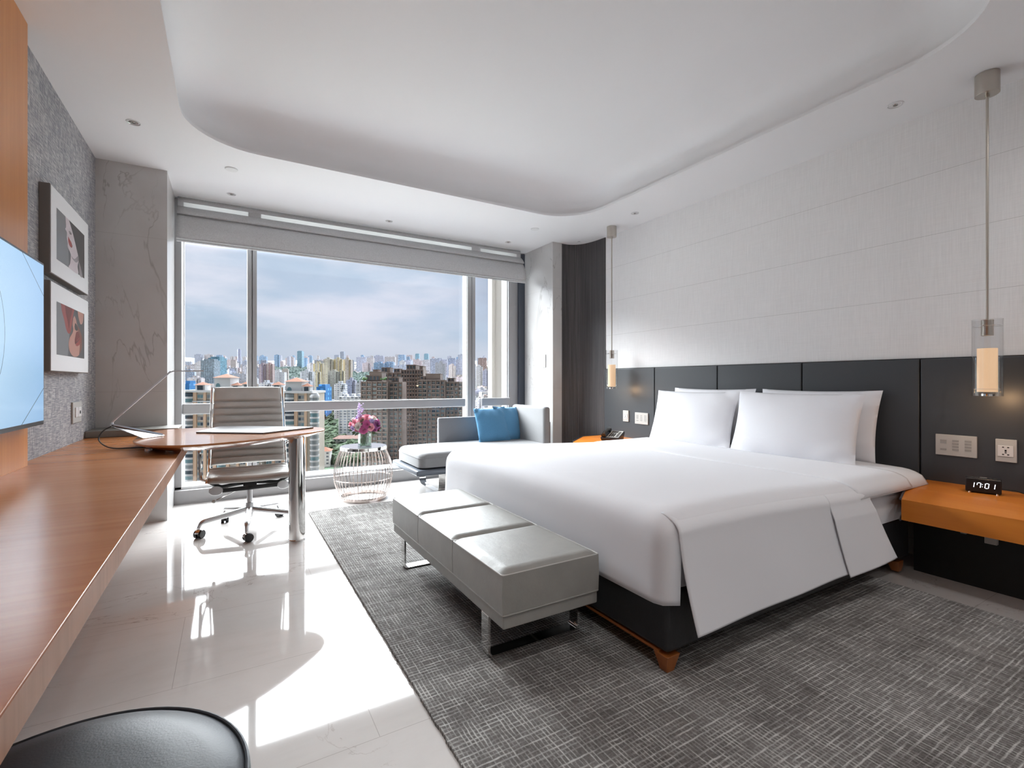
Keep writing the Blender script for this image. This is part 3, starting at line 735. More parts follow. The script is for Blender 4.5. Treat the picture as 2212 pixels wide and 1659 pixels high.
        tube(b,[(cx+ca*rr,cy+sa*rr,.062),(cx+ca*rr,cy+sa*rr,.072)],.012,10); obj('caster_hood',b,M['chrome'],lg,solid=.001)
    return t
office_chair()
# ------------------------------------------------------------------ wire side table + flowers
tx,ty=1.115,4.72
t=thing('wire_table',(tx,ty,0),'round wire cage side table with a mirrored top by the window','side table')
b=new(); lathe(b,[(0,.468),(.212,.468),(.216,.472),(.216,.498),(.212,.502),(0,.502)],(tx,ty,0),64); obj('table_top',b,M['chrome'],t)
b=new(); lathe(b,[(.205,.0),(.213,.0),(.213,.034),(.205,.034)],(tx,ty,0),64,closed=True); obj('base_ring',b,M['chrome2'],t)
def cage(z): 
    q=(z-.018)/.45; return .209+.062*math.sin(PI*q)**.9
ringr=[]
for zr in (.20,):
    b=new(); tube(b,[(tx+cage(zr)*math.cos(2*PI*i/64),ty+cage(zr)*math.sin(2*PI*i/64),zr) for i in range(64)],.0035,8,closed=True); obj('hoop',b,M['chrome2'],t)
for k in range(44):
    a=2*PI*k/44; b=new()
    tube(b,[(tx+cage(z)*math.cos(a),ty+cage(z)*math.sin(a),z) for z in [.018+.45*i/14 for i in range(15)]],.0028,6); obj('wire',b,M['chrome2'],t)
vx,vy=1.11,4.655
t=thing('glass_vase',(vx,vy,.502),'square clear glass vase on the wire table','vase')
def sq(r,hw): return roundrect(vx-hw,vx+hw,vy-hw,vy+hw,r,4)
b=new(); o_=sq(.012,.054); i_=sq(.010,.049)
A0=[b.verts.new((*p,.502)) for p in o_];A1=[b.verts.new((*p,.625)) for p in o_];B1=[b.verts.new((*p,.625)) for p in i_];B0=[b.verts.new((*p,.514)) for p in i_]
n_=len(o_)
for i in range(n_):
    j=(i+1)%n_
    for p,q in ((A0,A1),(A1,B1),(B1,B0)): b.faces.new((p[i],p[j],q[j],q[i]))
b.faces.new(A0[::-1]); b.faces.new(B0); obj('vase_body',b,M['vaseglass'],t)
b=new(); prism(b,sq(.010,.048),.515,.590); obj('water',b,M['water'],t)
bq=thing('flower_bouquet',(vx,vy,.56),'rounded bouquet of pink and purple roses in the glass vase','flowers')
rnd=random.Random(4)
pet={}
for nm,c in (('purple',(.34,.10,.28)),('pink',(.80,.34,.42)),('magenta',(.55,.12,.30)),('lilac',(.58,.46,.70)),('cream',(.80,.68,.66))):
    m=MT(nm+'_petals',c,.6,spec=.2); k=m.noise(m.co(),60,2); m.base(m.mix(k,tuple(x*.75 for x in c),tuple(min(1,x*1.3) for x in c))); pet[nm]=m.m
M['leaf']=MT('bouquet_leaf',(.06,.13,.05),.5).m; M['stem']=simple('flower_stem',(.14,.22,.08),.5)
def rose_mesh(b,c,nrm,r):
    z=Vector(nrm).normalized(); x=z.orthogonal().normalized(); y=z.cross(x)
    for lay,(rad,hh,cnt) in enumerate(((.30,.55,3),(.52,.50,4),(.78,.38,5),(1.0,.16,6))):
        for k in range(cnt):
            a=2*PI*(k+.5*(lay%2))/cnt+lay*.4+rnd.random()*.3
            def pf(u,v):
                th=a+(u-.5)*2*PI/cnt*1.35; rr=r*rad*(.25+.75*v)*(1+.12*math.cos((u-.5)*PI))
                h_=r*(hh*math.sin(v*PI*.5)+.10*math.sin(u*PI)*v-.25*(lay==3)*v*v)
                p=x*math.cos(th)*rr+y*math.sin(th)*rr+z*h_
                return Vector(c)+p
            grid(b,pf,5,4)
cen=Vector((vx,vy,.70))
flw=[]
gold=2.39996
for i in range(30):
    zz=1-(i+.5)/30*1.38; a=i*gold; q=math.sqrt(max(0,1-zz*zz)); d=Vector((q*math.cos(a),q*math.sin(a),zz))
    flw.append(d)
kinds=['magenta','pink','purple','lilac','pink','magenta','cream','purple','pink','lilac']
for i,d in enumerate(flw):
    k=kinds[(i*7+i//3)%10]; r=.034+.012*rnd.random() if k!='lilac' else .028
    c=cen+Vector((d.x*.125,d.y*.125,d.z*.085))
    b=new(); rose_mesh(b,c,d,r); obj('rose',b,pet[k],bq,angle=80)
b=new()
for i in range(26):
    q=Vector((vx-.05+.03*rnd.uniform(-1,1),vy-.03+.03*rnd.uniform(-1,1),.79+.13*i/26)); bmesh.ops.create_icosphere(b,subdivisions=1,radius=.013-.006*i/26,matrix=Matrix.Translation(q))
tag(obj('delphinium_spike',b,pet['lilac'],bq),'tall pale lilac flower spike')
b=new()
for i in range(60):
    a=rnd.uniform(0,2*PI); e=rnd.uniform(-.9,.7); q=math.cos(e); d=Vector((q*math.cos(a),q*math.sin(a),math.sin(e)))
    c=cen+Vector((d.x*.12,d.y*.12,d.z*.085)); s_=d.orthogonal().normalized(); L_=rnd.uniform(.03,.055)
    v=[b.verts.new(c+p) for p in (Vector((0,0,0)),s_*.012+d*L_*.5,d*L_,-s_*.012+d*L_*.5)]; b.faces.new(v)
obj('foliage',b,M['leaf'],bq,smooth=False)
for i in range(9):
    a=i*.7; b=new(); tube(b,[(vx+.025*math.cos(a),vy+.025*math.sin(a),.518),(vx-.02*math.cos(a*1.7),vy-.02*math.sin(a*1.7),.64),(vx+.03*math.cos(a),vy+.03*math.sin(a),.68)],.003,6); obj('stem',b,M['stem'],bq)
# ------------------------------------------------------------------ rug
b=new(); rr_=random.Random(2)
e=roundrect(.58,3.15,-1.2,4.42,.03,4); pts=[]
for i in range(len(e)):
    a_,c_=e[i],e[(i+1)%len(e)]; L_=math.hypot(c_[0]-a_[0],c_[1]-a_[1]); k=max(1,int(L_/.012))
    for j in range(k):
        t_=j/k; pts.append((a_[0]+(c_[0]-a_[0])*t_+rr_.uniform(-.0025,.0025),a_[1]+(c_[1]-a_[1])*t_+rr_.uniform(-.0025,.0025)))
prism(b,pts,0,.012); tag(obj('rug',b,M['rug'],smooth=False),'large grey woven plaid rug under the bed and bench','rug')
# ------------------------------------------------------------------ bench
bn=thing('bench',(1.1,2.23,0),'grey leather three-cushion bench on chrome sled legs at the foot of the bed','bench')
bx0,bx1,by0,by1=.868,1.325,1.545,2.925
b=new(); box(b,bx0+.004,bx1-.004,by0+.004,by1-.004,.200,.252); obj('seat_frame',b,M['bench'],bn,bevel=.006,seg=3)
L3=(by1-by0)/3
for i in range(3):
    y0=by0+L3*i+.002; y1=by0+L3*(i+1)-.002
    b=new()
    n=30
    def top(u,v): 
        e=min(1,(1-abs(2*u-1))/.16)*1.; f=min(1,(1-abs(2*v-1))/.13)
        e=math.sin(e*PI/2); f=math.sin(f*PI/2)
        return (bx0+(bx1-bx0)*u,y0+(y1-y0)*v,.402+.016*e*f)
    g=grid(b,top,n,n)
    rim=[g[i_][0] for i_ in range(n+1)]+[g[n][j_] for j_ in range(1,n+1)]+[g[i_][n] for i_ in range(n-1,-1,-1)]+[g[0][j_] for j_ in range(n-1,0,-1)]
    low=[b.verts.new((v.co.x,v.co.y,.256)) for v in rim]; mid=[b.verts.new((v.co.x+(.003 if v.co.x>1.1 else -.003),v.co.y,.33)) for v in rim]
    for p,q in ((rim,mid),(mid,low)):
        for k in range(len(rim)): b.faces.new((p[k],p[(k+1)%len(rim)],q[(k+1)%len(rim)],q[k]))
    b.faces.new(low)
    c_=obj('cushion',b,M['bench'],bn,angle=50)
    b=new(); tube(b,[(v[0],v[1],.4025) for v in roundrect(bx0-.001,bx1+.001,y0+.002,y1-.002,.010,3)],.0028,6,closed=True)
    obj('piping',b,M['piping'],c_)
b=new(); tube(b,[(v[0],v[1],.254) for v in roundrect(bx0,bx1,by0,by1,.010,3)],.0035,6,closed=True); obj('lower_piping',b,M['bench'],bn)
b=new(); box(b,bx0+.02,bx1-.02,by0+.02,by1-.02,.197,.2005); obj('dark_reflect_sheet',b,M['blackp'],bn,smooth=False)  # black sheet added so the chrome legs reflect a dark underside
for yl in (1.735,2.80):
    b=new(); xa,xb=bx0+.028,bx1+.02
    pth=fillet([(xa+.05,yl,.198),(xa,yl,.198),(xa,yl,.0155),(xb,yl,.0155),(xb,yl,.198),(xb-.05,yl,.198)],.022,5)
    n=len(pth); rings=[]
    for i,p in enumerate(pth):
        tt=(pth[min(i+1,n-1)]-pth[max(i-1,0)]).normalized(); nn=Vector((-tt.z,0,tt.x))
        rings.append([b.verts.new(p+nn*s1*.005+Vector((0,s2*.030,0))) for s1,s2 in ((1,1),(1,-1),(-1,-1),(-1,1))])
    for i in range(n-1):
        for k in range(4): b.faces.new((rings[i][k],rings[i][(k+1)%4],rings[i+1][(k+1)%4],rings[i+1][k]))
    b.faces.new(rings[0]); b.faces.new(rings[-1]); obj('leg',b,M['chrome'],bn,angle=40)
# ------------------------------------------------------------------ bed
Y0,Y1=1.27,3.35; BX0=1.425; BX1=3.78
bd=thing('bed',(2.6,2.31,0),'large double bed with black leather base and wooden feet','bed')
b=new()
bx=[(BX0,Y0),(3.46,Y0),(3.46,Y1),(BX0,Y1)]
box(b,BX0,3.48,Y0,Y1,.085,.325); obj('base',b,M['baseleather'],bd,bevel=.022,seg=4)
b=new(); box(b,BX0+.002,BX0+.04,Y0+.05,Y1-.05,.076,.0845); obj('lower_trim',b,M['legwood'],bd,smooth=False)
for x,y,sx,sy in ((BX0,Y0,1,1),(BX0,Y1,1,-1),(3.40,Y0,-1,1),(3.40,Y1,-1,-1)):
    b=new()
    hi=[(x,y),(x+sx*.072,y),(x+sx*.072,y+sy*.072),(x,y+sy*.072)]; lw=[(x+sx*.008,y+sy*.008),(x+sx*.045,y+sy*.008),(x+sx*.045,y+sy*.045),(x+sx*.008,y+sy*.045)]
    md=[(x+sx*.002,y+sy*.002),(x+sx*.055,y+sy*.002),(x+sx*.055,y+sy*.055),(x+sx*.002,y+sy*.055)]
    rg=[[b.verts.new((*p,z)) for p in q] for q,z in ((lw,.012),(md,.045),(hi,.076))]
    for p,q in zip(rg,rg[1:]):
        for k in range(4): b.faces.new((p[k],p[(k+1)%4],q[(k+1)%4],q[k]))
    b.faces.new(rg[0]); b.faces.new(rg[-1]); obj('foot',b,M['legwood'],bd,bevel=.003)
def rounded(b,x0,x1,y0,y1,z0,z1,r,rt,crown=.0,nx=36,ny=36,nb=4):
    # cushion-like block: rounded vertical corners, rolled top edge
    pl=roundrect(x0,x1,y0,y1,r,6)
    pl2=[]
    for i in range(len(pl)):
        a_,c_=pl[i],pl[(i+1)%len(pl)]; L_=math.hypot(c_[0]-a_[0],c_[1]-a_[1]); k=max(1,int(L_/.08))
        for j in range(k): pl2.append((a_[0]+(c_[0]-a_[0])*j/k,a_[1]+(c_[1]-a_[1])*j/k))
    cx,cy=(x0+x1)/2,(y0+y1)/2; hx,hy=(x1-x0)/2,(y1-y0)/2
    lv=[(0,z0),(0,z0+(z1-rt-z0)*.5),(0,z1-rt)]+[(rt*(1-math.cos(t*PI/2/6)),z1-rt+rt*math.sin(t*PI/2/6)) for t in range(1,7)]
    for k in range(1,12): lv.append((rt+(min(hx,hy)-rt)*k/12,z1))
    prev=None
    def sq(p,off):
        return (cx+(p[0]-cx)*(1-off/hx),cy+(p[1]-cy)*(1-off/hy))
    for off,z in lv:
        q=[]
        for p in pl2:
            x,y=sq(p,off); e=max(0,1-((x-cx)/hx)**2)*max(0,1-((y-cy)/hy)**2)
            q.append(b.verts.new((x,y,z+(crown*e**.6 if z>=z1-rt*.3 else 0))))
        if prev:
            for i in range(len(q)): b.faces.new((prev[i],prev[(i+1)%len(q)],q[(i+1)%len(q)],q[i]))
        prev=q
    b.faces.new(prev)
b=new(); rounded(b,BX0+.02,BX1,Y0+.0,Y1,.326,.560,.09,.10,.008); obj('mattress',b,M['linen'],bd,angle=60)
# duvet
dv=thing('duvet',(2.4,2.31,.6),'smooth white duvet draped over the bed with flaps down its sides','duvet')
def mound(x,y):
    ex=min(1,max(0,(x-1.40)/.55)); ey=min(1,max(0,(y-1.20)/.5))*min(1,max(0,(3.42-y)/.5))
    sx=math.sin(ex*PI/2); sy=math.sin(ey*PI/2)
    h_=min(1,max(0,(x-1.75)/1.3)); return .025-.045*h_*h_*(3-2*h_)+.016*sx*sy+.005*math.sin(x*2.1+1)*math.sin(y*2.4)*sx*sy
b=new(); XA=1.395
pl=[]
def dtop(u,v):
    # u: along x (foot drop -> head), v: across y
    Ld=.33; r=.085; total=Ld+r*PI/2+2.06
    s_=u*total
    if s_<Ld-r: x=XA-.012*(1-s_/Ld); z=.285+s_; k=0
    elif s_<Ld-r+r*PI/2:
        a=(s_-(Ld-r))/r; x=XA+r*(1-math.cos(a)); z=.285+(Ld-r)+r*math.sin(a); k=math.sin(a)
    else: x=XA+r+(s_-(Ld-r)-r*PI/2); z=.285+Ld; k=1
    # across
    y=1.235+v*(3.385-1.235)
    ry=.075; dd=min(y-1.235,3.385-y)
    if dd<ry:   # round the vertical corner of the foot
        q=math.sqrt(max(0,1-((ry-dd)/ry)**2)); x+= (1-q)*ry*.9*max(0,1-max(0,x-XA)/.3)
    drop=0
    if dd<.13: drop=.13-math.sqrt(max(0,.13**2-(.13-dd)**2)); drop*=.55
    z2=z-drop*k+ (mound(x,y)-.025)*k*min(1,max(0,(x-XA)/.2))
    return (x,y,z2)
grid(b,dtop,120,70)
obj('cover',b,M['linen'],dv,solid=.012,angle=80)
def edge_pt(x,side):
    # point on the rolled edge of the cover where a flap begins
    xx=max(x,XA+.095); z=.615-.0715+(mound(xx,1.235)-.025)*min(1,max(0,(xx-XA)/.2))
    return z
def flap(side,x0t,x0b,x1t,x1b,off,hem0,hem1,name):
    b=new(); ye=1.235 if side<0 else 3.385
    def f(u,v):
        q=max(0,(v-.2)/.8); xt=x0t+(x1t-x0t)*u
        x=xt*(1-q)+(x0b+(x1b-x0b)*u)*q
        hem=hem0+(hem1-hem0)*u; ze=edge_pt(xt,side); lift=.0035*min(1,v/.1)
        if v<.2:     # follows the roll of the cover from the top down to its edge
            t=(1-v/.2); dd=.085*t*t; a=.13-dd
            z=ze+.0715-.55*(.13-math.sqrt(max(0,.13**2-a*a)))+lift*.5; out=-dd+lift
        else:
            z=ze+(hem-ze)*q; out=lift+.052*q**1.4+.004*math.sin(x*5)*q*q
        out+=off*min(1,q*5)+(.0015 if off>0 else 0)
        w_=.006*math.sin(x*9+z*5)*max(0,q-.3)
        return (x,ye-(out+w_) if side<0 else ye+(out+w_),z)
    grid(b,f,70,60)
    return obj(name,b,M['linen'],dv,solid=.004,angle=80)
flap(-1,1.445,1.475,2.56,2.585,.0,.185,.190,'side_flap')
flap(-1,2.50,2.565,2.90,3.04,.012,.180,.190,'side_flap')
flap(1,1.445,1.475,2.56,2.585,.0,.185,.190,'side_flap')
flap(1,2.50,2.565,2.90,3.04,.012,.180,.190,'side_flap')
# turned back sheet at head
b=new()
def turn(u,v):
    x=2.80+.60*u-.05*math.sin(v*PI); y=1.231+v*(3.389-1.231); dd=min(v,1-v)*2.158
    z=.619+(mound(x,y)-.025)+.006*math.sin(min(1,u*6)*PI/2)
    if dd<.13: z-=.55*(.13-math.sqrt(max(0,.13**2-(.13-dd)**2)))
    return (x,y,z)
grid(b,turn,24,90); obj('turned_back_sheet',b,M['linen'],dv,solid=.010,angle=80)
def pillow(loc,w,h,th,lean,yaw,lab,grp=None,seed=0,name='pillow',mat=None,roll=0,pw=.62,flange=.0):
    rn=random.Random(seed); ph=[rn.uniform(0,6) for _ in range(6)]
    b=new(); nu,nv=44,32
    def f(side):
        def g(u,v):
            a,c=2*u-1,2*v-1
            t=th/2*((1-a*a)**pw)*((1-c*c)**pw) if abs(a)<1 and abs(c)<1 else 0
            x=w/2*a*(1-.045*(1-c*c)); z=h/2*c*(1-.05*(1-a*a))
            # creases that run in from the corners
            cr=.006*math.sin(7*(a*c)*2+ph[0])*abs(a*c)+.004*math.sin(a*9+ph[1]+c*3)*(abs(c)**3)
            t=max(0,t+cr*(t>0.004))
            return (x,side*t*(1.0 if side<0 else .8),z)
        return g
    grid(b,f(-1),nu,nv); grid(b,f(1),nu,nv,flip=True)
    bmesh.ops.remove_doubles(b,verts=b.verts,dist=1e-5)
    o=obj(name,b,mat or M['pillow'],None,angle=100)
    o.location=loc; o.rotation_euler=(R(lean),R(roll),R(yaw))
    tag(o,lab,'pillow' if name=='pillow' else 'cushion',grp); return o
# pillow local: width along X, height along Z, front -Y ; turn so that width is along world Y, front towards -X
G='white bed pillows propped on the headboard'
pillow((3.70,1.935,.815),.84,.50,.17,-12,-90,'rear white pillow on the near side, mostly hidden behind the front one',G,1)
pillow((3.70,2.83,.815),.84,.50,.17,-12,-90,'rear white pillow on the window side, only its top edge showing',G,2)
pillow((3.50,1.985,.795),.90,.51,.20,-16,-90,'front white pillow nearer the clock nightstand',G,3)
pillow((3.50,2.86,.795),.86,.50,.20,-16,-90,'front white pillow nearer the telephone nightstand',G,4)
# ------------------------------------------------------------------ headboard
hb=thing('headboard',(3.81,2,0),'dark grey leather panelled headboard along the right wall','headboard')
ys=[4.335,3.56,2.815,2.07,1.335,.60,-.15]
for a_,c_ in zip(ys,ys[1:]):
    b=new(); box(b,3.80,3.8245,c_+.004,a_-.004,.30,1.262); obj('panel',b,M['headb'],hb,bevel=.006,seg=3)
b=new(); box(b,3.818,3.8249,-.15,4.33,.30,1.268); obj('backing_trim',b,M['black'],hb,smooth=False)
b=new(); box(b,3.51,3.8,-.15,1.262,0,.335); tag(obj('lower_cabinet',b,M['blackp'],smooth=False),'black low box under the near nightstand beside the bed','cabinet')
b=new(); box(b,3.51,3.8,3.36,4.33,0,.335); tag(obj('lower_cabinet',b,M['blackp'],smooth=False),'black low box under the far nightstand','cabinet')
# nightstands
def nightstand(sgn,ye,yo,lab,zt=.500):
    # ye : bed-side end, yo : outer end ; 
    t=thing('nightstand',(3.6,(ye+yo)/2,.36),lab,'nightstand')
    d=1 if yo>ye else -1
    if sgn=='near': P_=[(3.80,ye),(3.44,ye+d*.03),(3.17,ye+d*.105),(3.17,yo),(3.80,yo)]
    else: P_=[(3.80,ye),(3.17,ye),(3.17,yo-d*.17),(3.44,yo-d*.0),(3.80,yo)]
    b=new(); 
    def ztop(x): return zt if x>3.43 else zt-.024*(3.44-x)/.27
    # split polygon at crease x=3.44
    if sgn=='near': back=[(3.80,ye),(3.44,ye+d*.03),(3.44,yo),(3.80,yo)]; frontp=[(3.44,ye+d*.03),(3.17,ye+d*.105),(3.17,yo),(3.44,yo)]
    else: back=[(3.80,ye),(3.44,ye),(3.44,yo),(3.80,yo)]; frontp=[(3.44,ye),(3.17,ye),(3.17,yo-d*.17),(3.44,yo)]
    for pl_ in (back,frontp):
        hi=[b.verts.new((x,y,ztop(x))) for x,y in pl_]; b.faces.new(hi)
        lo=[b.verts.new((x,y,zt-.137)) for x,y in pl_]; b.faces.new(lo[::-1])
        for i in range(4):
            j=(i+1)%4
            if abs(pl_[i][0]-3.44)<.01 and abs(pl_[j][0]-3.44)<.01: continue
            b.faces.new((lo[i],lo[j],hi[j],hi[i]))
    bmesh.ops.remove_doubles(b,verts=b.verts,dist=1e-4)
    obj('top',b,M['nightwood'],t,smooth=False)
    b=new()
    if sgn=='near': rim=[(3.795,ye+.004*-d,zt+.001),(3.44,ye+d*.026,zt+.001),(3.168,ye+d*.101,zt-.023)]
    else: rim=[(3.795,yo+.004*d,zt+.001),(3.44,yo+.004*d,zt+.001),(3.168,yo-d*.166,zt-.023)]
    tube(b,rim,.006,6); lowr=[(x,y,z-.115) for x,y,z in rim]; tube(b,lowr,.006,6)
    obj('edge_trim',b,M['dseal'],t)
    return t
nightstand('near',1.30,.0,'orange wooden wall-hung nightstand with the clock on it')
nightstand('far',3.40,4.28,'orange wooden nightstand with the telephone beside the ribbed corner')
# bits under near nightstand
b=new(); box(b,3.490,3.51,1.02,1.045,.28,.365); tag(obj('socket_bracket',b,M['keygrey'],bevel=.002),'thin grey bracket on the black box below the nightstand','bracket')
b=new(); box(b,3.485,3.51,.895,.945,.255,.365); tag(obj('junction_box',b,M['plate'],bevel=.002),'small pale junction box under the near nightstand','junction box')
# clock
ck=thing('alarm_clock',(3.63,.98,.5),'black digital alarm clock on the near nightstand showing 17:01','clock')
Mck=Matrix.Translation((3.62,.985,.506))@Matrix.Rotation(R(-76),4,'Z')   # local x = right along face, -y = front
b=new(); box(b,-.072,.072,-.038,.038,0,.076,M=Mck); obj('body',b,M['black'],ck,bevel=.006,seg=3)
b=new()
for x in (-.055,.055): cyl(b,(x,-.03,-.006),.005,.008,10,M=Mck); cyl(b,(x,.03,-.006),.005,.008,10,M=Mck)
obj('foot',b,M['chrome'],ck)
b=new(); prism(b,roundrect(-.015,.015,-.018,.018,.008,4),.0762,.079,M=Mck)
for x in (-.045,-.03,.03,.045): box(b,x-.004,x+.004,-.008,.004,.0762,.078,M=Mck)
obj('button',b,M['picframe'],ck)
b=new()
def seg7(x,z,w,h,on,t=.0034):
    sl=.12
    def bar(x0,x1,z0,z1):
        v=box(b,x0,x1,-.0392,-.0386,z0,z1)
        for q in v: q.co.x+=sl*(q.co.z-z)
        bmesh.ops.transform(b,matrix=Mck,verts=v)
    g=.0009; h2=h/2
    if 'a' in on: bar(x+t/2+g,x+w-t/2-g,z+h-t/2,z+h+t/2)
    if 'g' in on: bar(x+t/2+g,x+w-t/2-g,z+h2-t/2,z+h2+t/2)
    if 'd' in on: bar(x+t/2+g,x+w-t/2-g,z-t/2,z+t/2)
    if 'f' in on: bar(x-t/2,x+t/2,z+h2+g,z+h-g)
    if 'b' in on: bar(x+w-t/2,x+w+t/2,z+h2+g,z+h-g)
    if 'e' in on: bar(x-t/2,x+t/2,z+g,z+h2-g)
    if 'c' in on: bar(x+w-t/2,x+w+t/2,z+g,z+h2-g)
seg7(-.052,.026,.014,.027,'bc'); seg7(-.026,.026,.014,.027,'abcf'); seg7(.006,.026,.014,.027,'abcdef'); seg7(.030,.026,.014,.027,'bc')
for z in (.0335,.0455):
    v=box(b,-.0048,-.0015,-.0392,-.0386,z-.0016,z+.0016); bmesh.ops.transform(b,matrix=Mck,verts=v)
obj('digits',b,M['led'],ck,smooth=False)['label']='glowing white digits 17:01'
b=new(); tube(b,smooth_path([(3.65,.93,.53),(3.69,.88,.525),(3.72,.83,.508),(3.74,.74,.504),(3.77,.66,.504),(3.78,.5,.504)],5),.003,8); tag(obj('clock_cable',b,M['rubber']),'black cable running from the alarm clock along the wall','cable')
# phone
ph=thing('telephone',(3.5,3.88,.5),'black desk telephone with a grey keypad on the far nightstand','telephone')
Mp=Matrix.Translation((3.50,3.86,.5))@Matrix.Rotation(R(-58),4,'Z')
b=new()
def wedge(x0,x1,y0,y1,z0,zf,zb):
    v=[b.verts.new(p) for p in ((x0,y0,z0),(x1,y0,z0),(x1,y1,z0),(x0,y1,z0),(x0-.01,y0-.01,zf),(x1+.01,y0-.01,zf),(x1+.01,y1+.015,zb),(x0-.01,y1+.015,zb))]
    for f in ((3,2,1,0),(4,5,6,7),(0,1,5,4),(1,2,6,5),(2,3,7,6),(3,0,4,7)): b.faces.new([v[i] for i in f])
    bmesh.ops.transform(b,matrix=Mp,verts=v)
wedge(-.09,.09,-.11,.11,0.0,.035,.085); obj('body',b,M['black'],ph,bevel=.008,seg=3)
sl=math.atan(.05/.245)
Mk=Mp@Matrix.Translation((0,-.12,.036))@Matrix.Rotation(sl,4,'X')
b=new(); box(b,-.035,.09,.015,.235,.0005,.004,M=Mk); obj('faceplate',b,M['plate'],ph,bevel=.001)
b=new(); box(b,-.025,.045,.165,.225,.004,.0055,M=Mk); obj('display',b,M['sockhole'],ph)
b=new()
for i in range(3):
    for j in range(4): box(b,-.02+i*.022,-.004+i*.022,.03+j*.03,.048+j*.03,.004,.008,M=Mk)
for j in range(6): box(b,.055,.08,.03+j*.03,.046+j*.03,.004,.007,M=Mk)
obj('keypad',b,M['sockhole'],ph,smooth=False)
b=new(); tube(b,[Mk@Vector(p) for p in ((-.065,.01,.02),(-.065,.05,.032),(-.065,.12,.036),(-.065,.19,.032),(-.065,.235,.02))],[.026,.021,.016,.021,.026],12); obj('handset',b,M['black'],ph)
# wall plates on headboard
def plate_switch(y0,y1,z0,z1,lab,cols):
    t=thing('switch_panel',(3.8,(y0+y1)/2,z0),lab,'switch')
    b=new(); box(b,3.789,3.80,y0,y1,z0,z1); obj('plate',b,M['plate'],t,bevel=.002)
    n=len(cols); W_=(y1-y0)
    b=new()
    for i,rows in enumerate(cols):
        yc=y1-W_*(.2+.3*i)
        for rz in rows: 
            zc=z0+(z1-z0)*rz
            fr=[(yc-W_*.078,yc+W_*.078,zc-.0055,zc+.0055)]
            for a_,c_,d_,e_ in fr: box(b,3.7875,3.789,a_,c_,d_,e_)
    obj('key',b,M['keygrey'],t,smooth=False)
plate_switch(1.060,1.252,.668,.795,'wide grey switch panel beside the near pendant lamp',[(.70,.60,.28),(.72,.58,.44,.30),(.74,.60,.46,.32)])
plate_switch(3.640,3.828,.664,.786,'wide grey switch panel above the telephone nightstand',[(.74,.62,.5,.3),(.74,.6,.46,.32),(.74,.60,.46,.32)])
def sock(y0,y1,z0,z1,lab):
    t=thing('power_socket',(3.8,(y0+y1)/2,z0),lab,'socket')
    b=new(); box(b,3.788,3.80,y0,y1,z0,z1); obj('plate',b,M['plate'],t,bevel=.002)
    w_=y1-y0; h_=z1-z0
    b=new(); box(b,3.784,3.789,y0+w_*.14,y1-w_*.12,z0+h_*.24,z0+h_*.72); obj('insert',b,M['white'],t,bevel=.0015)
    b=new(); yc=(y0+y1)/2; zc=z0+h_*.48
    for dy_,dz_ in ((-.12,.17),(.12,.17),(-.12,-.15),(.12,-.15),(0,.04),(0,-.07),(0,.0)): box(b,3.7832,3.7841,yc+dy_*w_-.004,yc+dy_*w_+.004,zc+dz_*h_-.003,zc+dz_*h_+.003)
    obj('hole',b,M['sockhole'],t,smooth=False)
sock(.893,.980,.664,.792,'white power socket at the right edge above the near nightstand')
sock(3.925,4.01,.676,.798,'white power socket above the telephone nearest the ribbed corner')
# small switch on marble pier
t=thing('wall_switch',(3.385,4.96,1.29),'slim white wall switch on the right marble pier','switch')
b=new(); box(b,3.375,3.385,4.935,5.01,1.295,1.455); obj('plate',b,M['plate'],t,bevel=.002)
b=new(); box(b,3.372,3.376,4.957,4.985,1.325,1.425); obj('rocker',b,M['white'],t,bevel=.001)
# ------------------------------------------------------------------ pendants
def pendant(x,y,lab):
    t=thing('pendant_lamp',(x,y,Zc),lab,'pendant lamp','clear glass pendant lamps beside the bed')
    b=new(); cyl(b,(x,y,Zc-.115),.052,.115,40); obj('canopy',b,M['brass'],t,bevel=.002)
    b=new(); cyl(b,(x,y,1.40),.0065,Zc-.115-1.40,14); cyl(b,(x,y,Zc-.13),.010,.016,14); obj('rod',b,M['brass'],t)
    b=new(); cyl(b,(x,y,1.372),.026,.088,28); obj('socket',b,M['brass'],t,bevel=.002)
    b=new(); lathe(b,[(.062,1.04),(.064,1.04),(.064,1.462),(.062,1.462)],(x,y,0),48,closed=True); obj('glass_shade',b,M['lampglass'],t)
    b=new(); tube(b,[(x-.064,y,1.425),(x+.064,y,1.425)],.0022,6); tube(b,[(x+.0632*math.cos(2*PI*i/40),y+.0632*math.sin(2*PI*i/40),1.425) for i in range(40)],.0012,6,closed=True)
    tube(b,[(x+.0635*math.cos(2*PI*i/40),y+.0635*math.sin(2*PI*i/40),1.078) for i in range(40)],.0008,6,closed=True); obj('wire_support',b,M['chrome'],t)
    b=new(); lathe(b,[(.040,1.062),(.042,1.062),(.042,1.302),(.040,1.302)],(x,y,0),40,closed=True); obj('inner_shade',b,M['lampshade'],t)
    b=new(); cyl(b,(x,y,1.04),.030,.012,20); obj('base_disc',b,M['chrome'],t)
    b=new(); bmesh.ops.create_icosphere(b,subdivisions=3,radius=.015,matrix=Matrix.Translation((x,y,1.262))); obj('bulb',b,M['bulb'],t)
    l=bpy.data.lights.new('pendant_light','POINT'); l.energy=1.6; l.color=(1,.62,.32); l.shadow_soft_size=.02
    lo=bpy.data.objects.new('pendant_light',l); COL.objects.link(lo); lo.parent=t; lo.location=(0,0,1.025-Zc)
    return t
pendant(3.605,.965,'glass cylinder pendant lamp hanging over the clock nightstand at right')
pendant(3.615,4.0,'glass cylinder pendant lamp hanging by the dark ribbed corner')
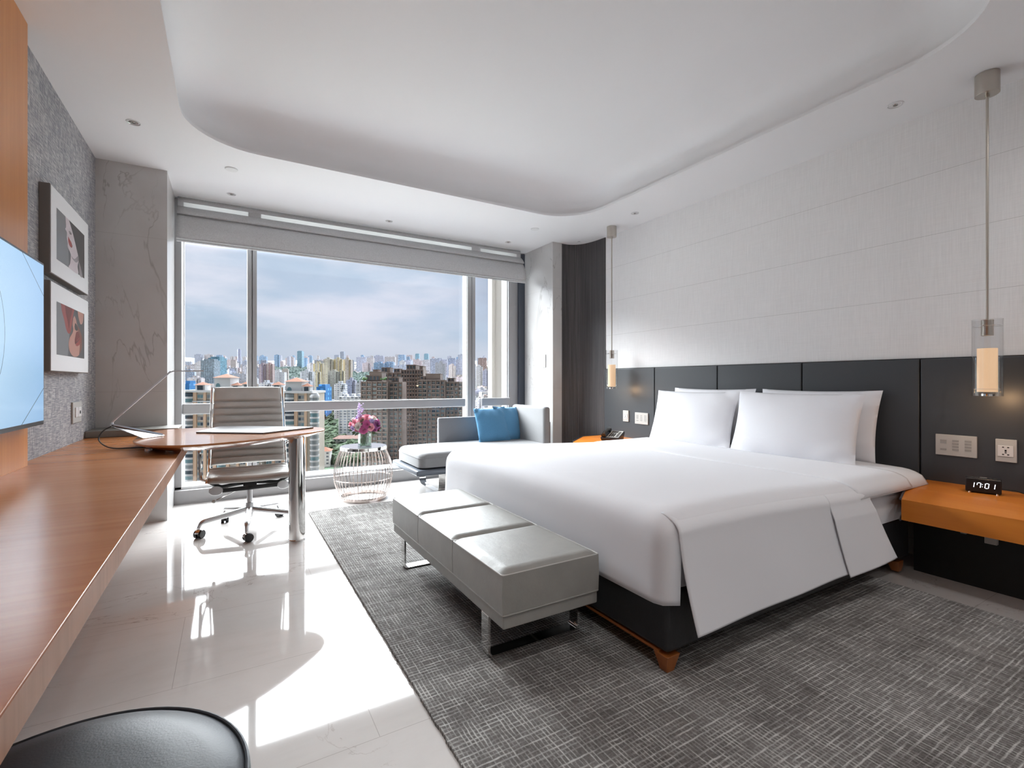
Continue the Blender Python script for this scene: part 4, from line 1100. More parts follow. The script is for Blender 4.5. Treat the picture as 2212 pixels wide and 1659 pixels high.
# ------------------------------------------------------------------ chaise
ch=thing('chaise_sofa',(2.4,4.8,0),'light grey chaise sofa in the window corner','sofa')
b=new(); rounded(b,1.575,3.10,4.42,5.14,.285,.425,.07,.05,.012); o=obj('seat_cushion',b,M['sofa'],ch,angle=70)
b=new(); tube(b,[(x,y,.375) for x,y in roundrect(1.573,3.10,4.418,5.142,.07,6)],.0025,6,closed=True); obj('cushion_piping',b,M['sofa'],o)
b=new(); box(b,1.53,3.13,4.38,5.18,.215,.270); obj('base',b,M['navy'],ch,bevel=.018,seg=3)
b=new(); rounded(b,3.03,3.125,4.46,5.17,.272,.835,.03,.03,.0); obj('backrest',b,M['sofa'],ch,angle=60)
b=new(); box(b,3.127,3.150,4.50,5.17,.10,.66); obj('back_support',b,M['navy'],ch,bevel=.006)
b=new(); box(b,2.055,3.03,5.145,5.205,.26,.705); obj('arm_panel',b,M['sofadark'],ch,bevel=.015,seg=3)
for xl in (1.83,2.9):
    b=new(); pth=fillet([(xl,4.50,.215),(xl,4.50,.006),(xl,5.06,.006),(xl,5.06,.215)],.08,6); rings=[]
    n=len(pth)
    for i,p in enumerate(pth):
        tt=(pth[min(i+1,n-1)]-pth[max(i-1,0)]).normalized(); nn=Vector((0,-tt.z,tt.y))
        rings.append([b.verts.new(p+nn*s1*.005+Vector((s2*.035,0,0))) for s1,s2 in ((1,1),(1,-1),(-1,-1),(-1,1))])
    for i in range(n-1):
        for k in range(4): b.faces.new((rings[i][k],rings[i][(k+1)%4],rings[i+1][(k+1)%4],rings[i+1][k]))
    b.faces.new(rings[0]); b.faces.new(rings[-1]); obj('leg',b,M['chrome'],ch,angle=40)
pillow((2.63,4.93,.615),.43,.42,.14,-16,4,'front blue square cushion on the chaise, facing the room',None,7,'throw_cushion',M['blue'],roll=-2)
pillow((2.865,4.98,.615),.43,.42,.12,-12,14,'rear blue cushion peeking out behind the front cushion on the chaise',None,8,'throw_cushion',M['blue'],roll=3)
# ------------------------------------------------------------------ stool
st=thing('stool',(-.25,.93,0),'round black leather stool tucked at the counter front','stool')
b=new()
prof=[(0,.503),(.14,.503),(.20,.500),(.245,.490),(.262,.478),(.268,.462),(.268,.40),(.262,.39),(0,.39)]
lathe(b,prof,(-.235,.925,0),72); obj('seat',b,M['leather_dark'],st,angle=50)
b=new(); tube(b,[(-.235+.262*math.cos(2*PI*i/72),.925+.262*math.sin(2*PI*i/72),.481) for i in range(72)],.004,8,closed=True); obj('piping',b,M['leather_dark'],st)
for k in range(4):
    a=PI/4+k*PI/2; b=new(); tube(b,[(-.235+.20*math.cos(a),.925+.20*math.sin(a),.39),(-.235+.22*math.cos(a),.925+.22*math.sin(a),0)],[.018,.012],12); obj('leg',b,M['legwood'],st)
#CITY#
# ------------------------------------------------------------------ the city below, on rising ground
CF=(math.sin(R(30.41)),math.cos(R(30.41))); CR=(CF[1],-CF[0])
def cp(a,k): return (CF[0]*k+CR[0]*a, CF[1]*k+CR[1]*a)
def gz(k): return -95+.05*k
CROT=R(-30.41)
def facade(name,wall,glass,fw=3.4,fh=3.,wr=.6,hr=.5,roof=None,stripe=None,rough=.7):
    wall=tuple(c*.80 for c in wall); roof=tuple(c*.55 for c in (roof or wall)); stripe=(tuple(c*.8 for c in stripe[0]),)+stripe[1:] if stripe else None
    m=MT(name,wall,rough,spec=.25); t=m.n('ShaderNodeTexCoord').outputs['Object']; s=m.n('ShaderNodeSeparateXYZ',{0:t}).outputs
    h=m.ma('ADD',s[0],s[1]); cu=m.ma('DIVIDE',m.ma('ADD',h,500.),fw); cv=m.ma('DIVIDE',m.ma('ADD',s[2],600.),fh)
    fu=m.ma('FRACT',cu); fv=m.ma('FRACT',cv)
    w_=m.ma('MULTIPLY',m.ma('LESS_THAN',fu,wr),m.ma('LESS_THAN',fv,hr))
    cell=m.n('ShaderNodeCombineXYZ',{0:m.ma('FLOOR',cu),1:m.ma('FLOOR',cv)}).outputs[0]
    wn=m.n('ShaderNodeTexWhiteNoise',{0:cell},noise_dimensions='3D').outputs['Value']
    g=m.mix(wn,tuple(c*.55 for c in glass),tuple(min(1,c*1.9) for c in glass))
    base=wall
    if stripe:
        st=m.ma('LESS_THAN',m.ma('FRACT',m.ma('DIVIDE',m.ma('ADD',h,500.),fw*stripe[1])),stripe[2]); base=m.mix(st,wall,stripe[0])
    n=m.noise(t,.06,2); c=m.mix(m.rng(n,.3,.7,0.,.25),base,tuple(x*.7 for x in wall)); c=m.mix(w_,c,g)
    nz=m.n('ShaderNodeSeparateXYZ',{0:m.n('ShaderNodeNewGeometry').outputs['Normal']}).outputs[2]
    c=m.mix(m.ma('GREATER_THAN',nz,.5),c,roof or tuple(x*.8 for x in wall)); m.base(c); return m.m
FM={
'yellow':facade('yellow_facade',(.66,.56,.34),(.16,.17,.17),4.2,3,.42,.62,stripe=((.56,.52,.46),2.,.5)),
'yellow2':facade('beige_yellow_facade',(.60,.50,.34),(.17,.17,.17),4.4,3,.42,.62,stripe=((.46,.41,.38),3.,.6)),
'greige':facade('greige_facade',(.50,.47,.42),(.17,.18,.18),4.,3,.45,.6,stripe=((.62,.60,.50),2.,.4)),
'glassgrey':facade('grey_office_glass',(.30,.34,.38),(.13,.18,.22),3.,3.4,.8,.6,rough=.4),
'teal':facade('teal_office_glass',(.16,.27,.33),(.08,.18,.24),4.,4.,.8,.7,rough=.4),
'purple':facade('purple_striped_facade',(.44,.36,.38),(.13,.13,.17),4.8,3,.4,.6,stripe=((.22,.18,.24),2.,.45)),
'rose':facade('rose_striped_facade',(.58,.48,.44),(.16,.15,.18),4.8,3,.4,.6,stripe=((.36,.22,.22),2.,.45)),
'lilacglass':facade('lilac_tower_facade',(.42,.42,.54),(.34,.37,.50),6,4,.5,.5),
'tealfar':facade('hazed_teal_facade',(.27,.41,.50),(.22,.35,.45),6,4,.6,.5),  # pale bluish tones of the far facades put distance haze into the colour
'greyfar':facade('hazed_grey_facade',(.36,.38,.45),(.24,.28,.36),6.5,3,.45,.6),
'bluefar':facade('hazed_blue_facade',(.26,.36,.49),(.18,.28,.42),8,3.5,.6,.6,stripe=((.42,.47,.56),3.,.3)),
'lilacfar':facade('hazed_lilac_facade',(.45,.46,.54),(.30,.33,.43),7,3,.45,.6),
'sandfar':facade('hazed_sand_facade',(.54,.50,.50),(.32,.33,.38),7,3,.45,.6),
'rosefar':facade('hazed_rose_facade',(.54,.45,.45),(.32,.31,.36),7,3,.45,.6),
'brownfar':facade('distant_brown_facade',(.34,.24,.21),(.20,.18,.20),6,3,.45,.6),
'whiteb':facade('white_banded_facade',(.66,.66,.68),(.17,.19,.23),4.6,3.1,.62,.52,roof=(.46,.46,.48)),
'whitegrey':facade('pale_grey_facade',(.50,.50,.52),(.15,.16,.20),4.0,3,.55,.55,roof=(.42,.42,.43)),
'greyb':facade('lilac_grey_facade',(.42,.42,.50),(.15,.16,.22),4.,3,.6,.55,roof=(.40,.40,.43)),
'bluebox':facade('blue_sheeting',(.04,.20,.48),(.06,.22,.46),9,7,.5,.5,roof=(.10,.28,.52)),
'sand':facade('sand_facade',(.56,.50,.44),(.16,.16,.18),4.4,3,.5,.55,roof=(.42,.40,.38)),
'rosew':facade('rosy_white_facade',(.60,.54,.52),(.18,.17,.20),4.4,3,.5,.55,roof=(.46,.30,.24)),
}
# building shapes -----------------------------------------------------
crand=random.Random(11)
def bld_mesh(w,d,h,style,rn):
    b=new(); base=-16
    if style==0:      # slab with roof houses, corner fins
        box(b,-w/2,w/2,-d/2,d/2,base,h-4); box(b,-w/2+.5,w/2-.5,-d/2-.9,-d/2,base,h-5.5)
        for i in range(3): x=-w*.36+i*w*.30; box(b,x,x+w*.14,-d*.3,d*.25,h-4,h-rn.uniform(0,1.5))
        for x in (-w/2,-w/6,w/6,w/2): box(b,x-.5,x+.5,-d/2-1.4,-d/2,base,h-3)
    elif style==1:    # cruciform point tower
        box(b,-w*.5,w*.5,-d*.26,d*.26,base,h-5); box(b,-w*.27,w*.27,-d*.5,d*.5,base,h-3.5); box(b,-w*.14,w*.14,-d*.2,d*.2,h-5,h)
        for sx in (-1,1): box(b,sx*w*.38-w*.05,sx*w*.38+w*.05,-d*.36,-d*.26,base,h-7)
    elif style==2:    # stepped slab
        box(b,-w/2,-w*.12,-d/2,d/2,base,h-7); box(b,-w*.12,w*.2,-d/2-1,d/2,base,h-2); box(b,w*.2,w/2,-d/2,d/2,base,h-9)
        box(b,-.08*w,.1*w,-d*.2,d*.2,h-2,h); box(b,-w*.4,-w*.25,-d*.2,d*.2,h-7,h-4)
    elif style==3:    # glass box with core
        box(b,-w/2,w/2,-d/2,d/2,base,h-4); box(b,-w*.38,w*.40,-d*.35,d*.35,h-4,h); 
        for i in range(7): x=-w/2+w*i/6; box(b,x-.25,x+.25,-d/2-.5,-d/2,base,h-4)
    else:             # rounded tower
        pl_=[(w/2*math.cos(2*PI*i/16),d/2*math.sin(2*PI*i/16)) for i in range(16)]; prism(b,pl_,base,h-5); prism(b,[(x*.7,y*.7) for x,y in pl_],h-5,h)
    return b
def place(o,a,k,rot=0):
    x,y=cp(a,k); o.location=(x,y,gz(k)); o.rotation_euler=(0,0,CROT+rot)
CT=[
(-426.7,1050,14.1,14,26.3,'yellow','pale yellow tower block at the left front of the yellow cluster'),
(-452.4,1120,22.6,16,47.4,'yellow','yellow tower block at the left end of the yellow cluster'),
(-440.8,1150,22.1,18,58.6,'greige','grey-beige tower rising in the left middle of the yellow cluster'),
(-394.6,1060,25.5,16,27.6,'greige','shorter grey-beige tower in front of the yellow cluster'),
(-420.7,1160,21.2,18,59.1,'yellow','tall yellow tower with stepped top in the middle of the yellow cluster'),
(-378.0,1065,11.3,12,28.7,'yellow','narrow pale yellow tower at the right front of the yellow cluster'),
(-384.6,1120,18.3,18,56.0,'yellow2','tall beige and yellow tower at the right end of the yellow cluster'),
(-947.4,1500,41.8,30,70.3,'glassgrey','broad grey glass office slab left of the wide mullion'),
(-952.7,1540,35.5,40,79.5,'teal','teal glass block behind the grey office slab'),
(-676.8,1300,17.5,22,51.1,'purple','purple-striped residential tower beside the left mullion'),
(-662.6,1310,18.9,22,52.7,'rose','rose and white striped residential tower next to the purple one'),
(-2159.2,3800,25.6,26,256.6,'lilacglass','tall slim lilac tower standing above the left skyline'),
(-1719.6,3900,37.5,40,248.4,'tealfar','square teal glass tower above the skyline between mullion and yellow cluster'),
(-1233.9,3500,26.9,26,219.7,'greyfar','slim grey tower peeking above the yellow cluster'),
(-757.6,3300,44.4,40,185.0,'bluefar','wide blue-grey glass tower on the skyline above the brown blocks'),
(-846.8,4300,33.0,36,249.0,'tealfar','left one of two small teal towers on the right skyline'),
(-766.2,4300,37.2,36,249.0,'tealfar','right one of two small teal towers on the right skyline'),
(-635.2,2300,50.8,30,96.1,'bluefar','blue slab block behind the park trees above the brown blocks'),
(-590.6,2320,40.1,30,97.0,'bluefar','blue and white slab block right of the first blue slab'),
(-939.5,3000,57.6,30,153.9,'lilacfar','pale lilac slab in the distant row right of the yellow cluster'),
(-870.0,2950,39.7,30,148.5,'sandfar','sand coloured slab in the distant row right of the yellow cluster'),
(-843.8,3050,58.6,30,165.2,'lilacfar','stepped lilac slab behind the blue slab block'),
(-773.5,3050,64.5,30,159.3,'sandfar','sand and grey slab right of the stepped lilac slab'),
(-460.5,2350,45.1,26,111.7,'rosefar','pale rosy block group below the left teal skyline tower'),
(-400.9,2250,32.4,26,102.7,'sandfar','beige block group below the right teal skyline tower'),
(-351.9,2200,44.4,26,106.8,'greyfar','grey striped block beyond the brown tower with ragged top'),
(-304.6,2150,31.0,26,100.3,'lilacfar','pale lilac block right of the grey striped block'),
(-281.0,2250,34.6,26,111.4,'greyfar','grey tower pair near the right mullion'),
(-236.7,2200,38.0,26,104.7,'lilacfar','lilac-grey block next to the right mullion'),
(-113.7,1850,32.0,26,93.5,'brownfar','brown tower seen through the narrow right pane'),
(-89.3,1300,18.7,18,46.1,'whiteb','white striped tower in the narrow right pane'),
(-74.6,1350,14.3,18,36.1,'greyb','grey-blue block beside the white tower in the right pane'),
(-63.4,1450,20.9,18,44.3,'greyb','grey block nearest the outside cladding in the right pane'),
(-438.0,1020,25.5,22,26.6,'whiteb','white stepped apartment block left of the yellow cluster'),
(-354.9,820,19.7,20,5.8,'whiteb','white apartment slab with grey bays behind the hip-roofed cupola'),
(-361.4,700,18.2,20,2.5,'whiteb','low white apartment block right of the wide mullion base'),
(-295.2,745,13.6,26,-3.9,'bluebox','bright blue sheeted building in the middle distance'),
(-259.7,720,15.9,22,1.1,'whiteb','white block with dark bands right of the blue sheeted building'),
(-211.8,600,6.3,16,-9.3,'whiteb','white stepped block with curved balconies lower right of the blue sheeted building'),
(-187.2,560,26.9,16,-13.4,'whiteb','long white apartment slab in front of the brown blocks'),
(-269.7,800,15.4,20,7.3,'greyb','grey-lilac apartment block left of the brown blocks'),
(-219.4,690,11.9,20,2.4,'whitegrey','pale grey slab touching the left brown block in view'),
(-450.8,760,16.8,20,7.7,'whiteb','white office slab right of the teal glass block'),
(-584.1,880,25.4,22,11.3,'sandfar','sand coloured block left of the grey office slab'),
(-432.2,640,7.4,16,1.7,'bluebox','small blue roofed building at the far left of the window'),
]

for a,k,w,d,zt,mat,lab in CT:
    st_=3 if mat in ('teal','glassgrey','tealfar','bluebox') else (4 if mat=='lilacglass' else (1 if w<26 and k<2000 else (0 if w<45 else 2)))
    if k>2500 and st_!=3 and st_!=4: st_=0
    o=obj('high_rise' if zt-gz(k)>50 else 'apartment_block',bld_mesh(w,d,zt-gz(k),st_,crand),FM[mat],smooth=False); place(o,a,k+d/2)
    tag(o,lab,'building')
# generic blocks ------------------------------------------------------
protos={}
def proto(key,w,d,h,st_):
    if key not in protos:
        me=bpy.data.meshes.new('block'); b=bld_mesh(w,d,h,st_,crand); bmesh.ops.recalc_face_normals(b,faces=b.faces); b.to_mesh(me); b.free(); me.materials.append(FM['whiteb']); protos[key]=me
    return protos[key]
def block(name,a,k,w,d,h,st_,mat,lab,grp,rot=0):
    key=(round(w/6),round(d/6),round(h/8),st_); me=proto(key,w,d,h,st_)
    o=bpy.data.objects.new(name,me); COL.objects.link(o); place(o,a,k,rot)
    o.material_slots[0].link='OBJECT'; o.material_slots[0].material=FM[mat]
    tag(o,lab,'building',grp); return o
used=[(a,k,w) for a,k,w,d,zt,m_,l in CT]; foot=list(used)
def clear(a,k,w):
    u=a/k
    if -.500<u<-.424 and 1700<k<3900: return False     # wooded hill left
    if -.335<u<-.275 and 1500<k<2500: return False     # wooded hill right
    if -.42<u<-.20 and k<1000 and k>560 and u<-.34 and k<980: return False
    if u<-.40 and k<640: return False
    for a2,k2,w2 in used:
        if abs(a/k*k2-a2)<(w2+w)/2*.9 and abs(k-k2)<220 : return False
    return True
cnt=0; tries=0
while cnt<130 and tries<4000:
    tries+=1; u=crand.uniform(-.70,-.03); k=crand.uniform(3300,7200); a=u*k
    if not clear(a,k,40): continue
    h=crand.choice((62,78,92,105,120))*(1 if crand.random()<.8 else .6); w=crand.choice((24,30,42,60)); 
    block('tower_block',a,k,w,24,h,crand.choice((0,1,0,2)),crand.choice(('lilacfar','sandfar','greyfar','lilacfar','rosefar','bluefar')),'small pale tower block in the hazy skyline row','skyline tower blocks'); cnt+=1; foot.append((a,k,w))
cnt=0; tries=0
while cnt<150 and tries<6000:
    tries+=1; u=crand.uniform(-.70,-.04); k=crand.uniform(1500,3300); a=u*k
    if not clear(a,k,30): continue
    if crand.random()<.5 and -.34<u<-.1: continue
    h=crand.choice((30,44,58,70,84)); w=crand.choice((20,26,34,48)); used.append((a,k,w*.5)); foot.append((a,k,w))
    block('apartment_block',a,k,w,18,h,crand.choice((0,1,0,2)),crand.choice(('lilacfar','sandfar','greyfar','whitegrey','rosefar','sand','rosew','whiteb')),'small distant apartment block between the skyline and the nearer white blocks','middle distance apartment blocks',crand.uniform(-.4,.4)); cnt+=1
cnt=0; tries=0
while cnt<110 and tries<6000:
    tries+=1; u=crand.uniform(-.70,-.05); k=crand.uniform(640,1500); a=u*k
    if not clear(a,k,26): continue
    h=crand.choice((16,22,28,36)); w=crand.choice((18,26,34)); used.append((a,k,w*.7)); foot.append((a,k,w))
    block('low_block',a,k,w,14,h,crand.choice((0,2,2)),crand.choice(('whiteb','whiteb','sand','greyb','rosew','whitegrey')),'low pale city block among the streets below the skyline','low city blocks',crand.uniform(-.6,.6)); cnt+=1
# terrain -------------------------------------------------------------
gm=MT('city_ground',(.2,.2,.2),.9,spec=.1)
v=gm.co(); c=gm.mix(gm.rng(gm.noise(v,.012,4,.6),.4,.6),(.10,.13,.10),(.26,.26,.27))
vo=gm.n('ShaderNodeTexVoronoi',{'Vector':v,'Scale':.035}); hs=gm.n('ShaderNodeSeparateColor',{0:vo.outputs['Color']}).outputs
c=gm.mix(gm.ma('GREATER_THAN',hs[0],.55),c,(.44,.42,.42)); c=gm.mix(gm.ma('GREATER_THAN',hs[1],.88),c,(.34,.17,.12)); c=gm.mix(gm.ma('LESS_THAN',hs[2],.25),c,(.06,.10,.06)); gm.base(c)
b=new(); cr=[]
for a_,k_ in ((-8000,60),(1500,60),(8000,9500),(-12000,9500)): cr.append(b.verts.new((*cp(a_,k_),gz(k_)-.5)))
b.faces.new(cr)
for a_,k_ in ((8000,9500),(-12000,9500)): pass
tag(obj('city_ground',b,gm.m,smooth=False),'sloping city ground with streets and plots far below the window','ground',None,'structure')
# distant ridge
b=new(); rr=random.Random(5)
grid(b,lambda u,v:(*cp(-9500+13000*u,9000+600*v),gz(9000)-40+(95+45*math.sin(u*9)+26*math.sin(u*31+1))*math.sin(v*PI*.9+.05)),90,6)
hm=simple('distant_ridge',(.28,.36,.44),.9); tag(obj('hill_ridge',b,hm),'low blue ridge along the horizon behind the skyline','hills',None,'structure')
# low roofs as one carpet of small houses (uncountable)
rn=random.Random(21)
def carpet(name,lab,n,kr,ur,sz,hh,mats,skip=lambda a,k:False,grp='roof'):
    b=new(); i=0
    while i<n:
        k=kr[0]*(kr[1]/kr[0])**rn.random(); u=rn.uniform(*ur); a=u*k; i+=1
        if skip(a,k) or any(abs(k-k2-8)<32 and abs(a-a2)<w2/2+14 for a2,k2,w2 in foot): continue
        w=rn.uniform(*sz); d=rn.uniform(*sz)*.8; h=rn.uniform(*hh); x,y=cp(a,k); mi=rn.randrange(len(mats))
        MM=Matrix.Translation((x,y,gz(k)))@Matrix.Rotation(CROT+rn.uniform(-.5,.5),4,'Z')
        box(b,-w/2,w/2,-d/2,d/2,-3,h,mi,MM)
        if rn.random()<.5: box(b,-w*.2,w*.15,-d*.2,d*.2,h,h+2,mi,MM)
    o=obj(name,b,mats,smooth=False); tag(o,lab,'houses',None,'stuff'); return o
def woods(a,k):
    u=a/k; return (-.500<u<-.424 and 1700<k<3900) or (-.335<u<-.275 and 1500<k<2500) or (-.42<u<-.30 and 560<k<1000)
carpet('city_roofs','dense carpet of small pale buildings filling the streets of the city',2600,(700,6500),(-.72,-.03),(10,26),(6,20),[FM['whiteb'],FM['sand'],FM['greyb'],FM['rosew'],FM['whitegrey'],FM['lilacfar'],FM['sandfar']],woods)
# woods
def canopy(name,lab,n,kr,ur,rr_,hh,colr,sd=1):
    tb=new(); bmesh.ops.create_icosphere(tb,subdivisions=sd,radius=1); tb.verts.ensure_lookup_table(); tv_=[v.co[:] for v in tb.verts]; tf_=[[v.index for v in f.verts] for f in tb.faces]; tb.free(); b=new()
    for i in range(n):
        k=rn.uniform(*kr); u=rn.uniform(*ur); x,y=cp(u*k,k); r=rn.uniform(*rr_)
        if any(abs(k-k2-8)<22 and abs(u*k-a2)<w2/2+6 for a2,k2,w2 in foot): continue
        MM=Matrix.Translation((x,y,gz(k)+rn.uniform(*hh)))@Matrix.Rotation(rn.random()*6,4,'Z')@Matrix.Diagonal((1,1,.85,1))
        vs=[b.verts.new(MM@(Vector(c_)*r*rn.uniform(.80,1.18))) for c_ in tv_]
        for f_ in tf_: b.faces.new([vs[i_] for i_ in f_])
    m=MT(name+'_foliage',colr,.9,spec=.1); nn=m.noise(m.co(),.25,4,.7); m.base(m.mix(m.rng(nn,.35,.65),tuple(c*.5 for c in colr),tuple(c*1.7 for c in colr)))
    o=obj(name,b,m.m,smooth=False); tag(o,lab,'trees',None,'stuff'); return o
canopy('woodland','dark wooded hillside between mullion and yellow cluster',700,(1750,3900),(-.500,-.424),(12,22),(0,10),(.026,.042,.038))
canopy('woodland','dark wooded hillside right of the yellow cluster',500,(1550,2500),(-.335,-.275),(10,18),(0,14),(.026,.042,.038))
canopy('park_trees','green park trees beyond the rail left of the brown blocks',1000,(430,1000),(-.405,-.305),(3.,6.5),(1,6),(.022,.036,.018),2)
canopy('street_trees','scattered dark green street trees across the city',420,(450,2400),(-.7,-.05),(5,9),(1,6),(.026,.038,.026))
# nearer houses with red roofs below the park
rr=random.Random(8)
redm=simple('terracotta_roof',(.13,.055,.034),.85,spec=.1); brm=simple('faded_brown_roof',(.11,.065,.055),.85,spec=.1); greym=simple('flat_grey_roof',(.13,.13,.135),.85,spec=.1)
houses=[(-170,430,16,12,13,redm,.2,'small house with a terracotta roof below the park'),(-181,405,18,12,9,greym,-.3,'grey flat-roofed house seen just left of the wire cage table'),
(-176,520,30,12,9,brm,.1,'long white house with a faded brown roof at the park edge'),(-150,500,16,12,12,greym,.4,'narrow grey house beside the long brown-roofed house'),
(-196,450,14,12,15,greym,0,'pale house next to the cylindrical bay of the near tower'),(-160,640,34,12,8,brm,-.15,'long low building with a brown roof among the park trees'),
(-205,700,26,12,10,redm,.3,'red-roofed hall at the back of the park'),(-152,455,15,12,9,greym,-.2,'grey cube house right of the terracotta-roofed house'),
(-165,385,17,13,7,greym,.5,'low grey shed roof house lowest in the view'),(-143,560,18,14,14,redm,.6,'orange-roofed house partly hidden by the brown blocks')]
for a,k,w,d,h,rm,rot,lab in houses:
    x,y=cp(a,k); t=thing('house',(x,y,gz(k)),lab,'building')
    MM=Matrix.Translation((x,y,gz(k)))@Matrix.Rotation(CROT+rot,4,'Z')
    b=new(); box(b,-w/2,w/2,-d/2,d/2,-6,h,M=MM)
    for i in range(int(w/4)):
        for zf in range(1,int(h/3)+1): box(b,-w/2+1+i*4,-w/2+3+i*4,-d/2-.1,-d/2+.1,h-zf*3+.6,h-zf*3+2,1,MM)
    obj('wall',b,[simple('pale_plaster',(.52,.50,.50),.8),simple('dark_window',(.06,.07,.09),.3)],t,smooth=False)
    b=new()
    if rm is greym: box(b,-w/2-.3,w/2+.3,-d/2-.3,d/2+.3,h,h+.7,M=MM); box(b,-w*.2,w*.2,-d*.2,d*.2,h+.7,h+3,M=MM)
    else:
        vs=[b.verts.new(p) for p in ((-w/2-1,-d/2-1,h),(w/2+1,-d/2-1,h),(w/2+1,d/2+1,h),(-w/2-1,d/2+1,h),(-w/2+d*.4,0,h+3.2),(w/2-d*.4,0,h+3.2))]
        for f in ((0,1,5,4),(1,2,5),(2,3,4,5),(3,0,4),(3,2,1,0)): b.faces.new([vs[i] for i in f])
        bmesh.ops.transform(b,matrix=MM,verts=vs)
    obj('roof',b,rm,t,smooth=False)
# near towers with modelled windows ------------------------------------
tanw=simple('tan_render',(.42,.29,.20),.8); creamw=simple('cream_render',(.38,.345,.30),.8,spec=.1); whitew=simple('white_balcony_render',(.40,.40,.405),.7)
wing=[simple('window_glass_dark',(.035,.05,.065),.15),simple('window_glass_teal',(.10,.17,.19),.15),simple('window_glass_grey',(.16,.18,.19),.2)]
brownw=MT('brown_tile_facade',(.20,.14,.12),.8); nn=brownw.noise(brownw.co(),.15,3); brownw.base(brownw.mix(nn,(.105,.078,.068),(.175,.132,.115))); brownw=brownw.m
browns=simple('brown_balcony_slab',(.20,.165,.15),.8); darks=simple('dark_recess',(.045,.04,.045),.8)
def windows(t,MM,cells,w,h,frame,name='window',dep=.25):
    n=0; rest=new(); protos_={}
    for x,y,z,ww,hh in cells:
        gi=rr.randrange(3)
        def build(b):
            box(b,x-ww/2,x+ww/2,y-dep,y+.05,z,z+hh,0,MM); box(b,x-ww/2+.15,x-.08,y-dep-.04,y-dep+.02,z+.15,z+hh-.15,1+gi,MM); box(b,x+.08,x+ww/2-.15,y-dep-.04,y-dep+.02,z+.15,z+hh-.15,1+(gi+n)%3,MM)
        if n<96:
            b=new(); build(b); obj(name,b,[frame]+wing,t,smooth=False)
        else: build(rest)
        n+=1
    if n>96: o=obj(name,rest,[frame]+wing,t,smooth=False); o['kind']='stuff'
    else: rest.free()
def near_tower(a0,a1,k,ztop,lab,cup,seedx,cyl_end=False):
    w=a1-a0; ac=(a0+a1)/2; x,y=cp(ac,k+9); base=gz(k)-2
    t=thing('residential_tower',(x,y,base),lab,'building')
    MM=Matrix.Translation((x,y,0))@Matrix.Rotation(CROT,4,'Z'); d=18
    b=new(); box(b,-w/2,w/2,-d/2,d/2,base,ztop-1.2,M=MM); obj('wall',b,creamw,t,smooth=False)
    b=new(); box(b,-w/2-.5,w/2+.5,-d/2-1.2,d/2+.5,ztop-1.2,ztop,M=MM); box(b,-w/2-.2,w/2+.2,-d/2-.8,d/2+.2,ztop-6.4,ztop-5.8,M=MM); obj('cornice',b,whitew,t,smooth=False)
    cells=[]; xs=-w/2; pat=[('p',1.8),('b',5.2),('p',1.8),('w',3.8),('p',1.4),('w',3.8)]; i=seedx
    piers=[]; bays=[]
    while xs<w/2-1:
        kd,ln=pat[i%6]; ln=min(ln,w/2-xs)
        if kd=='p': piers.append((xs,xs+ln))
        elif kd=='b' and ln>4: bays.append((xs,xs+ln))
        elif kd=='w' and ln>2.5: 
            for f_ in range(24): cells.append((f_,xs+ln/2,ln-.6))
        xs+=ln; i+=1
    for p0,p1 in piers:
        b=new(); box(b,p0,p1,-d/2-.7,-d/2,base,ztop-1.2,M=MM); obj('pier',b,tanw,t,smooth=False)
    for b0,b1 in bays:
        b=new(); c_=(b0+b1)/2; hw=(b1-b0)/2
        arc=[(c_-hw*math.cos(PI*j/8),-d/2-1.5*math.sin(PI*j/8)) for j in range(9)]
        f_=0
        while ztop-4.4-f_*3>base:
            z=ztop-4.4-f_*3; prism(b,[(x_,y_-.25) for x_,y_ in arc]+[(b1,-d/2+.2),(b0,-d/2+.2)],z-.2,z+.9,0,M=MM)
            prism(b,arc+[(b1,-d/2+.2),(b0,-d/2+.2)],z+.9,z+2.8,1+rr.randrange(3),M=MM); f_+=1
        obj('balcony_stack',b,[whitew]+wing,t,smooth=False)
    cells.sort(key=lambda q:q[0])
    windows(t,MM,[(xc,-d/2,ztop-4.4-f_*3,ww,1.9) for f_,xc,ww in cells if ztop-4.4-f_*3>base+2],3,2,whitew)
    # roof pavilions
    for (xc,wc,zc_,eave,apex,kind) in cup:
        if kind=='tower':
            b=new(); box(b,xc-wc/2,xc+wc/2,-d/2+1.5,-d/2+1.5+wc,ztop-.5,eave,M=MM); 
            obj('pavilion',b,whitew,t,smooth=False)
            b=new(); pts_=[(xc-wc*.26+wc*.14*math.cos(PI*q/8),0,eave-4.4+wc*.16*math.sin(PI*q/8)) for q in range(9)]
            vs=[b.verts.new((p[0],-d/2+1.42,p[2])) for p in pts_]+[b.verts.new((xc-wc*.40,-d/2+1.42,ztop+.2)),b.verts.new((xc-wc*.12,-d/2+1.42,ztop+.2))]
            b.faces.new(vs); bmesh.ops.transform(b,matrix=MM,verts=vs); obj('arched_window',b,wing[1],t,smooth=False)
        else:
            b=new(); box(b,xc-wc/2,xc+wc/2,-d/2+.6,-d/2+.6+wc,ztop-.5,eave,M=MM); box(b,xc-wc*.3,xc+wc*.3,-d/2+.5,-d/2+.7,ztop,eave-.4,1,MM); obj('dormer',b,[whitew,wing[0]],t,smooth=False)
        b=new(); o_=wc/2+.7; yc=-d/2+1.5+wc/2 if kind=='tower' else -d/2+.6+wc/2
        vs=[b.verts.new(p) for p in ((xc-o_,yc-o_,eave),(xc+o_,yc-o_,eave),(xc+o_,yc+o_,eave),(xc-o_,yc+o_,eave),(xc,yc,apex))]
        for f in ((0,1,4),(1,2,4),(2,3,4),(3,0,4),(3,2,1,0)): b.faces.new([vs[i] for i in f])
        bmesh.ops.transform(b,matrix=MM,verts=vs); obj('hip_roof',b,redm,t,smooth=False)
